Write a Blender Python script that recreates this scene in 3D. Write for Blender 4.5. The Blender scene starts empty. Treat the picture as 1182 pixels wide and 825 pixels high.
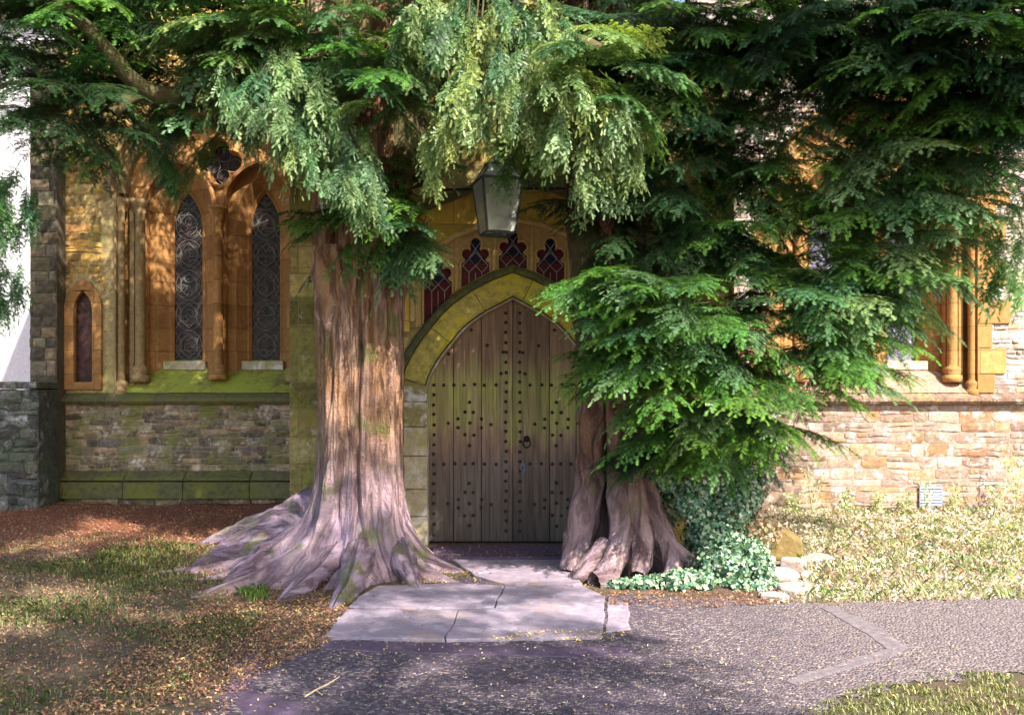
import bpy, bmesh, math, random
import numpy as np
from mathutils import Vector, Matrix, noise
random.seed(7); rng = np.random.default_rng(7)
R = math.radians
C = bpy.context.scene.collection
S = bpy.context.scene

# ------------------------------------------------------------------ camera, sky, sun, exposure
CAMZ = 1.6; F = 1008.0; PX0, PY0 = 591.0, 450.0
cam = bpy.data.cameras.new('camera'); camo = bpy.data.objects.new('camera', cam); C.objects.link(camo)
camo.location = (0, 0, CAMZ); camo.rotation_euler = (R(90), 0, 0)
cam.sensor_width = 36; cam.lens = 36*F/1182; cam.shift_y = 37.5/1182; cam.clip_end = 2000; cam.clip_start = .05
S.camera = camo
SUN = Vector((0.38, -0.60, 0.70)).normalized()
el = math.asin(SUN.z); az = math.atan2(SUN.x, SUN.y)
w = bpy.data.worlds.new('World'); S.world = w; w.use_nodes = True
nt = w.node_tree; bg = nt.nodes['Background']; sk = nt.nodes.new('ShaderNodeTexSky')
sk.sky_type = 'NISHITA'; sk.sun_disc = False; sk.sun_elevation = el; sk.sun_rotation = az; sk.altitude = 100
sk.dust_density = 2.0
nt.links.new(sk.outputs[0], bg.inputs[0]); bg.inputs[1].default_value = 0.15
sl = bpy.data.lights.new('sun', 'SUN'); sl.energy = 4.8; sl.angle = R(.6); sl.color = (1, .94, .86)
so = bpy.data.objects.new('sun', sl); C.objects.link(so); so.rotation_euler = SUN.to_track_quat('Z', 'Y').to_euler()
S.view_settings.view_transform = 'Standard'; S.view_settings.look = 'None'
S.view_settings.exposure = 1.6; S.view_settings.gamma = 1
S.cycles.max_bounces = 6; S.cycles.transparent_max_bounces = 8
S.cycles.use_denoising = True

# ------------------------------------------------------------------ helpers
def at(px, py, Y): return Vector(((px-PX0)/F*Y, Y, CAMZ-(py-PY0)/F*Y))
def gp(px, py):
    Y = CAMZ*F/(py-PY0); return ((px-PX0)/F*Y, Y)
def tag(o, label=None, cat=None, group=None, kind=None):
    if label: o['label'] = label
    if cat: o['category'] = cat
    if group: o['group'] = group
    if kind: o['kind'] = kind
    return o
def link(name, me, m=None, parent=None):
    o = bpy.data.objects.new(name, me); C.objects.link(o)
    if m is not None: me.materials.append(m)
    if parent: o.parent = parent
    return o
def empty(name, loc=(0,0,0)):
    o = bpy.data.objects.new(name, None); C.objects.link(o); o.location = loc; o.empty_display_size = .2; return o
class MB:
    """collects geometry for one mesh"""
    def __init__(s): s.v = []; s.f = []; s.c = []; s.smooth = False
    def add(s, vs, fs, col=None):
        b = len(s.v); s.v += [tuple(p) for p in vs]; s.f += [tuple(i+b for i in f) for f in fs]
        s.c += [col or (1,1,1)]*len(vs)
    def box(s, x0, x1, y0, y1, z0, z1, col=None, j=0):
        vs = [(x,y,z) for x in (x0,x1) for y in (y0,y1) for z in (z0,z1)]
        if j: vs = [tuple(q+random.uniform(-j,j) for q in p) for p in vs]
        s.add(vs, [(0,1,3,2),(4,6,7,5),(0,4,5,1),(2,3,7,6),(0,2,6,4),(1,5,7,3)], col)
    def tube(s, pts, rad, n=8, col=None, wob=0):
        pts = [Vector(p) for p in pts]; m = len(pts)
        rads = rad if hasattr(rad, '__len__') else [rad]*m
        vs = []; up = Vector((0.123,.31,.94)).normalized()
        for i, p in enumerate(pts):
            t = (pts[min(i+1,m-1)]-pts[max(i-1,0)]).normalized()
            a = t.cross(up)
            if a.length < .05: a = t.cross(Vector((1,0,0)))
            a.normalize(); b = t.cross(a)
            for k in range(n):
                th = 2*math.pi*k/n; rr = rads[i]
                if wob: rr *= 1+wob*noise.noise(p*3+Vector((math.cos(th),math.sin(th),0))*1.5)
                vs.append(p+(a*math.cos(th)+b*math.sin(th))*rr)
        fs = [(i*n+k, i*n+(k+1)%n, (i+1)*n+(k+1)%n, (i+1)*n+k) for i in range(m-1) for k in range(n)]
        fs += [tuple(range(n))[::-1], tuple((m-1)*n+k for k in range(n))]
        s.add(vs, fs, col)
    def lathe(s, prof, cx, cy, n=20, col=None):
        vs = [(cx+r*math.cos(2*math.pi*k/n), cy+r*math.sin(2*math.pi*k/n), z) for r, z in prof for k in range(n)]
        fs = [(i*n+k, i*n+(k+1)%n, (i+1)*n+(k+1)%n, (i+1)*n+k) for i in range(len(prof)-1) for k in range(n)]
        fs += [tuple(range(n))[::-1], tuple((len(prof)-1)*n+k for k in range(n))]
        s.add(vs, fs, col)
    def build(s, name, m, parent=None, smooth=False, bevel=0):
        me = bpy.data.meshes.new(name); me.from_pydata(s.v, [], s.f); me.update()
        ca = me.color_attributes.new('Col', 'FLOAT_COLOR', 'POINT')
        ca.data.foreach_set('color', np.array([(*c,1) for c in s.c], dtype=np.float32).ravel())
        o = link(name, me, m, parent)
        bm = bmesh.new(); bm.from_mesh(me); bmesh.ops.recalc_face_normals(bm, faces=bm.faces); bm.to_mesh(me); bm.free()
        if smooth: me.polygons.foreach_set('use_smooth', [True]*len(me.polygons))
        if bevel:
            md = o.modifiers.new('b', 'BEVEL'); md.width = bevel; md.segments = 2; md.limit_method = 'ANGLE'
        return o
def np_mesh(name, V, Fc, col, m, parent=None, smooth=False, uv=None):
    me = bpy.data.meshes.new(name); n = Fc.shape[1]
    me.vertices.add(len(V)); me.vertices.foreach_set('co', V.astype(np.float32).ravel())
    me.loops.add(Fc.size); me.loops.foreach_set('vertex_index', Fc.astype(np.int32).ravel())
    me.polygons.add(len(Fc)); me.polygons.foreach_set('loop_start', np.arange(0, Fc.size, n, dtype=np.int32))
    me.polygons.foreach_set('loop_total', np.full(len(Fc), n, dtype=np.int32))
    me.update(calc_edges=True)
    if col is not None:
        ca = me.color_attributes.new('Col', 'FLOAT_COLOR', 'POINT')
        ca.data.foreach_set('color', np.hstack([col, np.ones((len(col),1))]).astype(np.float32).ravel())
    if uv is not None:
        l = me.uv_layers.new(name='UV'); l.data.foreach_set('uv', uv[Fc.ravel()].astype(np.float32).ravel())
    if smooth: me.polygons.foreach_set('use_smooth', np.ones(len(Fc), dtype=bool))
    me.validate()
    return link(name, me, m, parent)
def plate(name, outline, holes, y, thick, m, parent=None, bev=0):
    """flat plate in XZ, front face at y, back at y+thick, with holes"""
    cu = bpy.data.curves.new(name, 'CURVE'); cu.dimensions = '2D'; cu.fill_mode = 'BOTH'
    cu.extrude = thick/2; cu.bevel_depth = 0
    for poly in [outline]+holes:
        sp = cu.splines.new('POLY'); sp.points.add(len(poly)-1); sp.use_cyclic_u = True
        for i, (a, b) in enumerate(poly): sp.points[i].co = (a, b, 0, 1)
    o = bpy.data.objects.new('tmp', cu); C.objects.link(o)
    dg = bpy.context.evaluated_depsgraph_get(); me = bpy.data.meshes.new_from_object(o.evaluated_get(dg))
    bpy.data.objects.remove(o); bpy.data.curves.remove(cu)
    bm = bmesh.new(); bm.from_mesh(me); bmesh.ops.remove_doubles(bm, verts=bm.verts, dist=1e-5)
    bmesh.ops.transform(bm, matrix=Matrix.Translation((0, y+thick/2, 0)) @ Matrix.Rotation(R(90), 4, 'X'), verts=bm.verts)
    bmesh.ops.recalc_face_normals(bm, faces=bm.faces); bm.to_mesh(me); bm.free()
    ca = me.color_attributes.new('Col', 'FLOAT_COLOR', 'POINT'); ca.data.foreach_set('color', [1.0]*4*len(me.vertices))
    me.name = name
    o = link(name, me, m, parent)
    if bev:
        md = o.modifiers.new('b', 'BEVEL'); md.width = bev; md.segments = 2; md.limit_method = 'ANGLE'
    return o
def arch(cx, hw, z0, zs, za, n=10):
    """pointed-arch outline, bottom left going up and over to bottom right"""
    rise = za-zs; pts = [(cx-hw, z0), (cx-hw, zs)]
    side = []
    if rise >= hw:
        r = (hw*hw+rise*rise)/(2*hw); a1 = math.asin(min(1, rise/r))
        for i in range(1, n+1):
            a = a1*i/n; side.append((-hw+r-r*math.cos(a), zs+r*math.sin(a)))
    else:
        for i in range(1, n+1):
            a = math.pi/2*i/n; side.append((-hw*math.cos(a)**1.05, zs+rise*math.sin(a)**.95))
    side[-1] = (0, za)
    pts += [(cx+a, b) for a, b in side]; pts += [(cx-a, b) for a, b in side[-2::-1]] + [(cx+hw, zs), (cx+hw, z0)]
    return pts
def offset(path, d):
    """offset an open path outward (left side of travel)"""
    out = []
    for i in range(len(path)):
        a = Vector(path[max(i-1,0)]); b = Vector(path[min(i+1,len(path)-1)]); t = (b-a).normalized()
        out.append((path[i][0]-t.y*d, path[i][1]+t.x*d))
    return out
def sweep(mb, path, prof, col=None, gap=None):
    """sweep closed profile [(outward, y)] along open XZ path; gap=(step, joint) cuts into blocks"""
    offs = [offset(path, u) for u, _ in prof]; n = len(prof); m = len(path)
    segs = [(0, m-1)] if not gap else [(i, min(i+gap[0], m-1)) for i in range(0, m-1, gap[0])]
    for a, b in segs:
        vs = []
        c = col() if callable(col) else col
        for i in range(a, b+1):
            for k, (u, y) in enumerate(prof):
                x, z = offs[k][i]
                if gap and i in (a, b):
                    j = a+1 if i == a else b-1
                    tx, tz = offs[k][j]; L = math.hypot(tx-x, tz-z) or 1
                    x += (tx-x)/L*gap[1]; z += (tz-z)/L*gap[1]
                vs.append((x, y, z))
        q = b-a+1
        fs = [(i*n+k, i*n+(k+1)%n, (i+1)*n+(k+1)%n, (i+1)*n+k) for i in range(q-1) for k in range(n)]
        fs += [tuple(range(n)), tuple((q-1)*n+k for k in range(n))[::-1]]
        mb.add(vs, fs, c)
def inside(x, z, poly):
    c = False; j = len(poly)-1
    for i in range(len(poly)):
        xi, zi = poly[i]; xj, zj = poly[j]
        if (zi > z) != (zj > z) and x < (xj-xi)*(z-zi)/(zj-zi)+xi: c = not c
        j = i
    return c
def masonry(mb, x0, x1, z0, z1, y, ch, ln, gap, depth, pal, skip=None, rough=.012, lean=0):
    """separate pillow-faced stones in wandering courses; y is the wall plane, stones stand proud of it"""
    N = 5
    def wz(x, z):
        if not lean: return z
        e = min(1, (z-z0)/.15, (z1-z)/.15); return z+e*lean*(.030*noise.noise(Vector((x*1.3, z*1.7, 3)))+.022*noise.noise(Vector((x*4, z*4, 8))))
    def one(xa, xb, za, zb):
        for _ in range(7):
            if xb-xa < .035: return
            if not skip: break
            L_ = any(skip(xa, q) for q in (za, (za+zb)/2, zb)); R_ = any(skip(xb, q) for q in (za, (za+zb)/2, zb)); M_ = skip((xa+xb)/2, (za+zb)/2)
            if not (L_ or R_ or M_): break
            w_ = (xb-xa)*.3
            if L_: xa += w_
            if R_: xb -= w_
            if M_ and not (L_ or R_): return
        else: return
        h = zb-za; d = random.uniform(depth*.25, depth); c = random.choice(pal); k = random.uniform(.72, 1.28)
        c = tuple(q*k*random.uniform(.94,1.06) for q in c); sd = random.uniform(0, 99); g = gap*random.uniform(.6, 1.6)
        ta, tb = random.uniform(-.3,.3)*depth, random.uniform(-.3,.3)*depth; cut = [random.uniform(0, .35) for _ in range(4)]
        vs = []
        for i in range(N):
            for j in range(N):
                u, v = i/(N-1), j/(N-1)
                e = min(u, 1-u, v, 1-v)
                px = xa+g+(xb-xa-2*g)*u; pz = za+g+(h-2*g)*v
                if i in (0, N-1) and j in (0, N-1) and lean:
                    q = cut[(i > 0)*2+(j > 0)]*min(h, xb-xa)*.5; px += q*(1 if i == 0 else -1); pz += q*(1 if j == 0 else -1)*.7
                px += noise.noise(Vector((px*9, pz*9, sd)))*gap*2.2; pz += noise.noise(Vector((px*9+40, pz*9, sd)))*gap*2.2
                pz = wz(px, pz)
                yy = y-(0 if e < 1e-6 else d+ta*(u-.5)+tb*(v-.5))+noise.noise(Vector((px*11, pz*14, sd)))*rough
                if e < 1e-6: yy = y-.002-.3*d
                vs.append((px, yy, pz))
        mb.add(vs, [(i*N+j, (i+1)*N+j, (i+1)*N+j+1, i*N+j+1) for i in range(N-1) for j in range(N-1)], c)
    z = z0
    while z < z1-.02:
        h = random.uniform(*ch); h = min(h, z1-z)
        if z1-z-h < ch[0]*.5: h = z1-z
        x = x0-random.uniform(0, ln[0])
        while x < x1:
            L = random.uniform(*ln)*(1 if h > ch[0]*1.2 else .8); xa, xb = max(x, x0), min(x+L, x1); x += L
            if xb-xa < .03: continue
            if lean and h > .075 and random.random() < .35:
                f = random.uniform(.35, .65); one(xa, xb, z, z+h*f)
                if random.random() < .5: m_ = xa+(xb-xa)*random.uniform(.35,.65); one(xa, m_, z+h*f, z+h); one(m_, xb, z+h*f, z+h)
                else: one(xa, xb, z+h*f, z+h)
            else: one(xa, xb, z, z+h)
        z += h
# ------------------------------------------------------------------ materials
def newmat(name):
    m = bpy.data.materials.new(name); m.use_nodes = True; n = m.node_tree.nodes; l = m.node_tree.links
    return m, n, l, n['Principled BSDF']
def nd(n, t, **k):
    x = n.new(t)
    for a, b in k.items():
        if a.startswith('i_'):
            x.inputs[a[2:].replace('_', ' ')].default_value = b
        else: setattr(x, a, b)
    return x
def ramp(n, l, src, stops):
    r = n.new('ShaderNodeValToRGB'); e = r.color_ramp.elements
    while len(e) < len(stops): e.new(.5)
    for i, (p, c) in enumerate(stops):
        e[i].position = p; e[i].color = (*c, 1) if len(c) == 3 else c
    l.new(src, r.inputs[0]); return r.outputs[0]
def mixc(n, l, f, a, b, mode='MIX'):
    x = n.new('ShaderNodeMix'); x.data_type = 'RGBA'; x.blend_type = mode
    for s_, v in ((0, f), (6, a), (7, b)):
        if isinstance(v, (int, float)): x.inputs[s_].default_value = v
        elif isinstance(v, tuple): x.inputs[s_].default_value = (*v, 1)
        else: l.new(v, x.inputs[s_])
    return x.outputs[2]
def tnoise(n, l, vec, scale, detail=6, rough=.6, dist=0):
    x = nd(n, 'ShaderNodeTexNoise', i_Scale=scale, i_Detail=detail, i_Roughness=rough, i_Distortion=dist)
    l.new(vec, x.inputs['Vector']); return x.outputs[0]
def maprange(n, l, src, a, b, c=0, d=1):
    x = nd(n, 'ShaderNodeMapRange'); l.new(src, x.inputs[0])
    for i, v in enumerate((a, b, c, d)): x.inputs[1+i].default_value = v
    return x.outputs[0]
def mathn(n, l, op, a, b=0.0):
    x = n.new('ShaderNodeMath'); x.operation = op; x.use_clamp = False
    for i, v in enumerate((a, b)):
        if isinstance(v, (int, float)): x.inputs[i].default_value = v
        else: l.new(v, x.inputs[i])
    return x.outputs[0]
def bump(n, l, h, dist, p, strength=1, prev=None):
    b = n.new('ShaderNodeBump'); b.inputs['Distance'].default_value = dist; b.inputs['Strength'].default_value = strength
    l.new(h, b.inputs['Height'])
    if prev: l.new(prev, b.inputs['Normal'])
    l.new(b.outputs[0], p.inputs['Normal']); return b.outputs[0]
def stone(name, tint, dark, moss=(.10,.13,.02), moss_amt=.3, light=None, light_amt=0, rough=.9, bumpd=.012, sc=1.0,
          moss_z=None, joints=None):
    m, n, l, p = newmat(name); tc = n.new('ShaderNodeTexCoord').outputs['Object']
    at_ = nd(n, 'ShaderNodeAttribute', attribute_name='Col').outputs['Color']
    n1 = tnoise(n, l, tc, 2.2*sc, 8, .65); n2 = tnoise(n, l, tc, 17*sc, 8, .7); n3 = tnoise(n, l, tc, 70*sc, 4, .6)
    base = mixc(n, l, maprange(n, l, n2, .35, .65), dark, tint)
    base = mixc(n, l, 1.0, base, at_, 'MULTIPLY')
    base = mixc(n, l, maprange(n, l, n3, .3, .7, .0, .5), base, mixc(n, l, .55, base, (1.0,.95,.85), 'MIX'), 'MULTIPLY')
    if light_amt:
        n4 = tnoise(n, l, tc, 5*sc, 7, .7, .4)
        base = mixc(n, l, maprange(n, l, n4, .62-light_amt*.25, .72-light_amt*.2), base, light or (.6,.56,.5))
    mm = mathn(n, l, 'ADD', mathn(n, l, 'MULTIPLY', n1, .65), mathn(n, l, 'MULTIPLY', n2, .35))
    mk = maprange(n, l, mm, .62-moss_amt*.3, .74-moss_amt*.3)
    if moss_z:
        sep = n.new('ShaderNodeSeparateXYZ'); l.new(tc, sep.inputs[0])
        mk = mathn(n, l, 'MULTIPLY', mk, maprange(n, l, sep.outputs[2], *moss_z))
    mcol = mixc(n, l, n3, moss, tuple(q*1.9 for q in moss))
    base = mixc(n, l, mk, base, mcol)
    if joints:
        bt = n.new('ShaderNodeTexBrick'); mp = n.new('ShaderNodeMapping'); mp.inputs['Rotation'].default_value = (R(90),0,0)
        l.new(tc, mp.inputs[0]); l.new(mp.outputs[0], bt.inputs['Vector']); bt.inputs['Scale'].default_value = 1
        bt.inputs['Brick Width'].default_value = joints[0]; bt.inputs['Row Height'].default_value = joints[1]
        bt.inputs['Mortar Size'].default_value = .006; bt.inputs['Mortar Smooth'].default_value = .3
        bt.inputs['Color1'].default_value = (.78,.74,.70,1); bt.inputs['Color2'].default_value = (1.12,1.1,1.08,1)
        base = mixc(n, l, 1.0, base, bt.outputs['Color'], 'MULTIPLY')
        soot = tnoise(n, l, tc, 3.3, 8, .7, .5); base = mixc(n, l, maprange(n, l, soot, .52, .72, 0, .6), base, tuple(q*.38 for q in tint))
        base = mixc(n, l, bt.outputs['Fac'], base, tuple(q*.55 for q in tint))
    l.new(base, p.inputs['Base Color']); p.inputs['Roughness'].default_value = rough
    p.inputs['Specular IOR Level'].default_value = .25
    h = mathn(n, l, 'ADD', n2, mathn(n, l, 'MULTIPLY', n3, .4))
    if joints: h = mathn(n, l, 'SUBTRACT', h, mathn(n, l, 'MULTIPLY', bt.outputs['Fac'], 1.0))
    bump(n, l, h, bumpd, p)
    return m
def simple(name, col, rough=.6, metal=0, var=.35, sc=20, bd=.003, spec=.4):
    m, n, l, p = newmat(name); tc = n.new('ShaderNodeTexCoord').outputs['Object']
    a = tnoise(n, l, tc, sc, 6, .65)
    l.new(mixc(n, l, maprange(n, l, a, .3, .7), tuple(c*(1-var) for c in col), tuple(min(1, c*(1+var)) for c in col)), p.inputs['Base Color'])
    p.inputs['Roughness'].default_value = rough; p.inputs['Metallic'].default_value = metal; p.inputs['Specular IOR Level'].default_value = spec
    if bd: bump(n, l, a, bd, p)
    return m
def foliage(name, rough=.45, trans=.3, gain=1.0):
    m, n, l, p = newmat(name)
    a = nd(n, 'ShaderNodeAttribute', attribute_name='Col').outputs['Color']
    a = mixc(n, l, 1.0, a, (gain,)*3, 'MULTIPLY')
    l.new(a, p.inputs['Base Color']); p.inputs['Roughness'].default_value = rough; p.inputs['Specular IOR Level'].default_value = .5
    t = n.new('ShaderNodeBsdfTranslucent'); l.new(mixc(n, l, 1.0, a, (1.3,1.5,.6), 'MULTIPLY'), t.inputs[0])
    mx = n.new('ShaderNodeMixShader'); mx.inputs[0].default_value = trans
    l.new(p.outputs[0], mx.inputs[1]); l.new(t.outputs[0], mx.inputs[2]); l.new(mx.outputs[0], n['Material Output'].inputs[0])
    return m
M = {}
M['rubble_gold'] = stone('gold_rubble', (.52,.36,.13), (.25,.17,.07), (.15,.12,.02), .25)
M['rubble_low'] = stone('grey_rubble', (.42,.33,.24), (.15,.12,.10), (.12,.12,.03), .45, (.62,.5,.42), .35)
M['rubble_pale'] = stone('pale_rubble', (.37,.27,.205), (.22,.155,.12), (.18,.12,.03), .05, (.50,.42,.38), .4)
M['rubble_lit'] = stone('buff_rubble', (.42,.34,.28), (.27,.21,.17), (.2,.15,.05), .02, (.52,.46,.42), .6)  # paler copy of the wall rubble for the sunlit right side
M['mortar_pale'] = stone('pale_mortar', (.36,.285,.235), (.26,.20,.16), moss_amt=.0, bumpd=.014)
M['mortar'] = stone('mortar', (.42,.31,.14), (.26,.19,.09), moss_amt=.3, bumpd=.01)
M['orange'] = stone('orange_dressed_stone', (.46,.245,.085), (.33,.165,.06), (.25,.16,.03), .0, (.52,.34,.14), .1, bumpd=.010, joints=(.42,.30))
M['orange_lit'] = stone('amber_dressed_stone', (.44,.25,.09), (.34,.18,.06), (.25,.2,.03), .05, bumpd=.010, joints=(.42,.30))  # lit copy of the orange stone for the sunlit right window
M['buff'] = stone('buff_moulding', (.36,.24,.11), (.22,.15,.07), (.14,.12,.04), .2, bumpd=.005)
M['green_stone'] = stone('mossy_stone', (.17,.145,.07), (.09,.08,.04), (.095,.095,.02), .5, bumpd=.008)
M['sill_moss'] = stone('mossy_sill', (.30,.22,.08), (.14,.14,.03), (.21,.22,.03), .7, bumpd=.014)  # sunlit yellow-green put into the moss colour
M['sill_red'] = stone('red_sill', (.42,.26,.18), (.22,.13,.10), (.35,.3,.05), .2, (.5,.42,.36), .2, bumpd=.008)
M['string_r'] = stone('weathered_course', (.30,.19,.13), (.12,.08,.06), (.33,.2,.04), .3, (.6,.5,.42), .25)
M['porch'] = stone('porch_stone', (.46,.36,.14), (.20,.17,.06), (.14,.135,.018), .45, (.55,.5,.4), .12, joints=(.55,.28), bumpd=.008)
M['spandrel'] = stone('yellow_stone', (.74,.52,.10), (.55,.37,.08), (.30,.28,.02), .35, bumpd=.006, joints=(.6,.33))
M['voussoir'] = stone('lichen_voussoir', (.64,.50,.14), (.30,.27,.07), (.40,.32,.02), .45, bumpd=.008)
M['jamb'] = stone('jamb_stone', (.55,.46,.33), (.32,.26,.16), (.22,.2,.03), .3, (.66,.6,.54), .4, bumpd=.006)
M['tracery'] = stone('tracery_stone', (.66,.47,.20), (.48,.32,.12), (.25,.2,.04), .25, bumpd=.004)
M['rim'] = stone('pale_cusp_stone', (.72,.55,.26), (.56,.41,.17), moss_amt=.1, bumpd=.003)
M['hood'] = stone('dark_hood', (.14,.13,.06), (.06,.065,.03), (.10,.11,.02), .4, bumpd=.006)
M['butt'] = stone('dark_buttress', (.20,.16,.11), (.09,.075,.05), (.06,.07,.03), .35)
M['lowwall'] = stone('damp_wall', (.15,.15,.13), (.06,.06,.055), (.06,.075,.045), .45, (.28,.27,.27), .3, bumpd=.03)
M['render'] = stone('lime_render', (.62,.59,.60), (.50,.48,.50), (.5,.45,.4), 0, bumpd=.006)
M['slab'] = stone('flagstone', (.335,.275,.325), (.23,.185,.225), (.20,.14,.11), .3, (.40,.34,.39), .3, bumpd=.006, rough=.8)  # lilac cast of the shade is put into the stone colour
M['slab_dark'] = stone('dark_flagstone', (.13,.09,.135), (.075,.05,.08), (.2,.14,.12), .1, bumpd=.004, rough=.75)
M['strip'] = stone('worn_concrete', (.22,.185,.19), (.13,.105,.115), (.3,.25,.1), .05, bumpd=.006)
M['rock'] = stone('pale_rock', (.44,.37,.34), (.28,.23,.2), (.3,.25,.1), .05, bumpd=.01)
M['ochre'] = stone('ochre_block', (.24,.165,.06), (.15,.105,.04), (.15,.135,.03), .3, bumpd=.008)
M['iron'] = simple('black_iron', (.025,.022,.02), .6, .4)
M['stud'] = simple('rusted_iron', (.035,.028,.025), .7, .3)
M['copper'] = simple('green_patinated_metal', (.10,.12,.10), .5, .5, .4, 30)
M['lead'] = simple('lead_came', (.42,.40,.38), .6, .2, .2)
M['leadw'] = simple('leading', (.17,.15,.13), .7, .1, .2)
M['milk'] = simple('white_glass', (.85,.86,.88), .2, 0, .05, 5, 0)
M['grille'] = simple('galvanised_metal', (.24,.27,.34), .4, .4, .15)
M['twig'] = simple('dry_twig', (.45,.33,.2), .8)
M['twigd'] = simple('dark_twig', (.055,.05,.022), .85)
M['yew'] = foliage('yew_needles')
M['leaf'] = foliage('leaves', .4, .25)
M['litter'] = foliage('fallen_leaves', .7, .15)
M['grass'] = foliage('grass_blades', .6, .3)
def glassmat(name, cols, sc, rough=.12):
    m, n, l, p = newmat(name); tc = n.new('ShaderNodeTexCoord').outputs['Object']
    v = nd(n, 'ShaderNodeTexVoronoi', i_Scale=sc); l.new(tc, v.inputs['Vector'])
    sp = n.new('ShaderNodeSeparateColor'); l.new(v.outputs['Color'], sp.inputs[0])
    l.new(ramp(n, l, sp.outputs[0], [(i/(len(cols)-.99), c) for i, c in enumerate(cols)]), p.inputs['Base Color'])
    p.inputs['Roughness'].default_value = rough; p.inputs['Specular IOR Level'].default_value = .12; bump(n, l, v.outputs['Distance'], .003, p); return m
M['glass_dark'] = glassmat('dark_stained_glass', [(.012,.01,.01),(.03,.025,.022),(.07,.04,.035),(.018,.016,.02),(.05,.045,.04)], 14, .35)
M['glass_blue'] = glassmat('lilac_stained_glass', [(.16,.15,.28),(.26,.24,.36),(.12,.12,.20),(.30,.26,.36)], 12, .3)  # lilac tint stands for sky reflected in the panes
M['glass_brown'] = glassmat('brown_glass', [(.05,.025,.02),(.08,.035,.03),(.03,.02,.015)], 20, .4)
M['red'] = simple('red_glass', (.105,.012,.014), .5, 0, .5, 9, .001, .15)
M['navy'] = simple('navy_glass', (.010,.012,.045), .5, 0, .5, 9, .001, .15)
def bright_glass():
    m, n, l, p = newmat('lantern_glass'); p.inputs['Base Color'].default_value = (.9,.95,.9,1); p.inputs['Roughness'].default_value = .12
    t = n.new('ShaderNodeBsdfTransparent'); t.inputs[0].default_value = (.86,.9,.84,1)
    g = n.new('ShaderNodeBsdfGlossy'); g.inputs[1].default_value = .12
    d = n.new('ShaderNodeBsdfDiffuse'); d.inputs[0].default_value = (.92,.96,.86,1)  # pale diffuse share makes the panes look bright with sun
    m1 = n.new('ShaderNodeMixShader'); m1.inputs[0].default_value = .45; l.new(g.outputs[0], m1.inputs[1]); l.new(d.outputs[0], m1.inputs[2])
    m2 = n.new('ShaderNodeMixShader'); m2.inputs[0].default_value = .7
    l.new(t.outputs[0], m2.inputs[1]); l.new(m1.outputs[0], m2.inputs[2]); l.new(m2.outputs[0], n['Material Output'].inputs[0]); return m
M['clear'] = bright_glass()
def barkmat(name, low, high, zlo, zhi, green=.4):
    m, n, l, p = newmat(name); tc = n.new('ShaderNodeTexCoord').outputs['Object']
    uv = nd(n, 'ShaderNodeUVMap', uv_map='UV').outputs[0]
    wn = nd(n, 'ShaderNodeTexNoise', i_Scale=2.4, i_Detail=4.0); l.new(tc, wn.inputs['Vector'])
    va = n.new('ShaderNodeVectorMath'); va.operation = 'MULTIPLY_ADD'; l.new(wn.outputs['Color'], va.inputs[0]); va.inputs[1].default_value = (.035,.12,0); l.new(uv, va.inputs[2]); uv = va.outputs[0]
    mp = n.new('ShaderNodeMapping'); mp.inputs['Scale'].default_value = (60, 2.6, 1); l.new(uv, mp.inputs[0])
    f1 = tnoise(n, l, mp.outputs[0], 1, 6, .65, .8)
    mp2 = n.new('ShaderNodeMapping'); mp2.inputs['Scale'].default_value = (18, 1.3, 1); l.new(uv, mp2.inputs[0])
    f2 = tnoise(n, l, mp2.outputs[0], 1, 5, .6, .6)
    n1 = tnoise(n, l, tc, 1.7, 6, .6); n2 = tnoise(n, l, tc, 40, 5, .6)
    sep = n.new('ShaderNodeSeparateXYZ'); l.new(tc, sep.inputs[0])
    zz = mathn(n, l, 'ADD', sep.outputs[2], mathn(n, l, 'MULTIPLY', mathn(n, l, 'SUBTRACT', n1, .5), 1.6))
    base = mixc(n, l, maprange(n, l, zz, zlo, zhi), low, high)
    base = mixc(n, l, maprange(n, l, f2, .42, .64), base, mixc(n, l, .5, base, (.55,.38,.32)))
    base = mixc(n, l, maprange(n, l, f1, .40, .60), mixc(n, l, 1.0, base, (.36,.31,.30), 'MULTIPLY'), base)
    gm = maprange(n, l, tnoise(n, l, tc, 2.6, 6, .65), .66-green*.3, .76-green*.3, 0, .75)
    base = mixc(n, l, gm, base, (.12,.13,.035))
    l.new(base, p.inputs['Base Color']); p.inputs['Roughness'].default_value = .85; p.inputs['Specular IOR Level'].default_value = .3
    h = mathn(n, l, 'ADD', mathn(n, l, 'MULTIPLY', f1, 1.0), mathn(n, l, 'MULTIPLY', n2, .45)); h = mathn(n, l, 'ADD', h, mathn(n, l, 'MULTIPLY', f2, .8))
    bump(n, l, h, .04, p); return m
M['bark'] = barkmat('yew_bark', (.29,.21,.275), (.31,.165,.08), .45, 1.3, .36)  # lilac cast of shade put into the lower bark colour
M['bark2'] = barkmat('red_yew_bark', (.28,.195,.225), (.25,.12,.065), .2, 1.1, .25)
M['limb'] = simple('mossy_limb', (.075,.062,.022), .9, 0, .5, 14, .02)
M['cut'] = simple('cut_wood', (.06,.07,.05), .9, 0, .4, 30)

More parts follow.
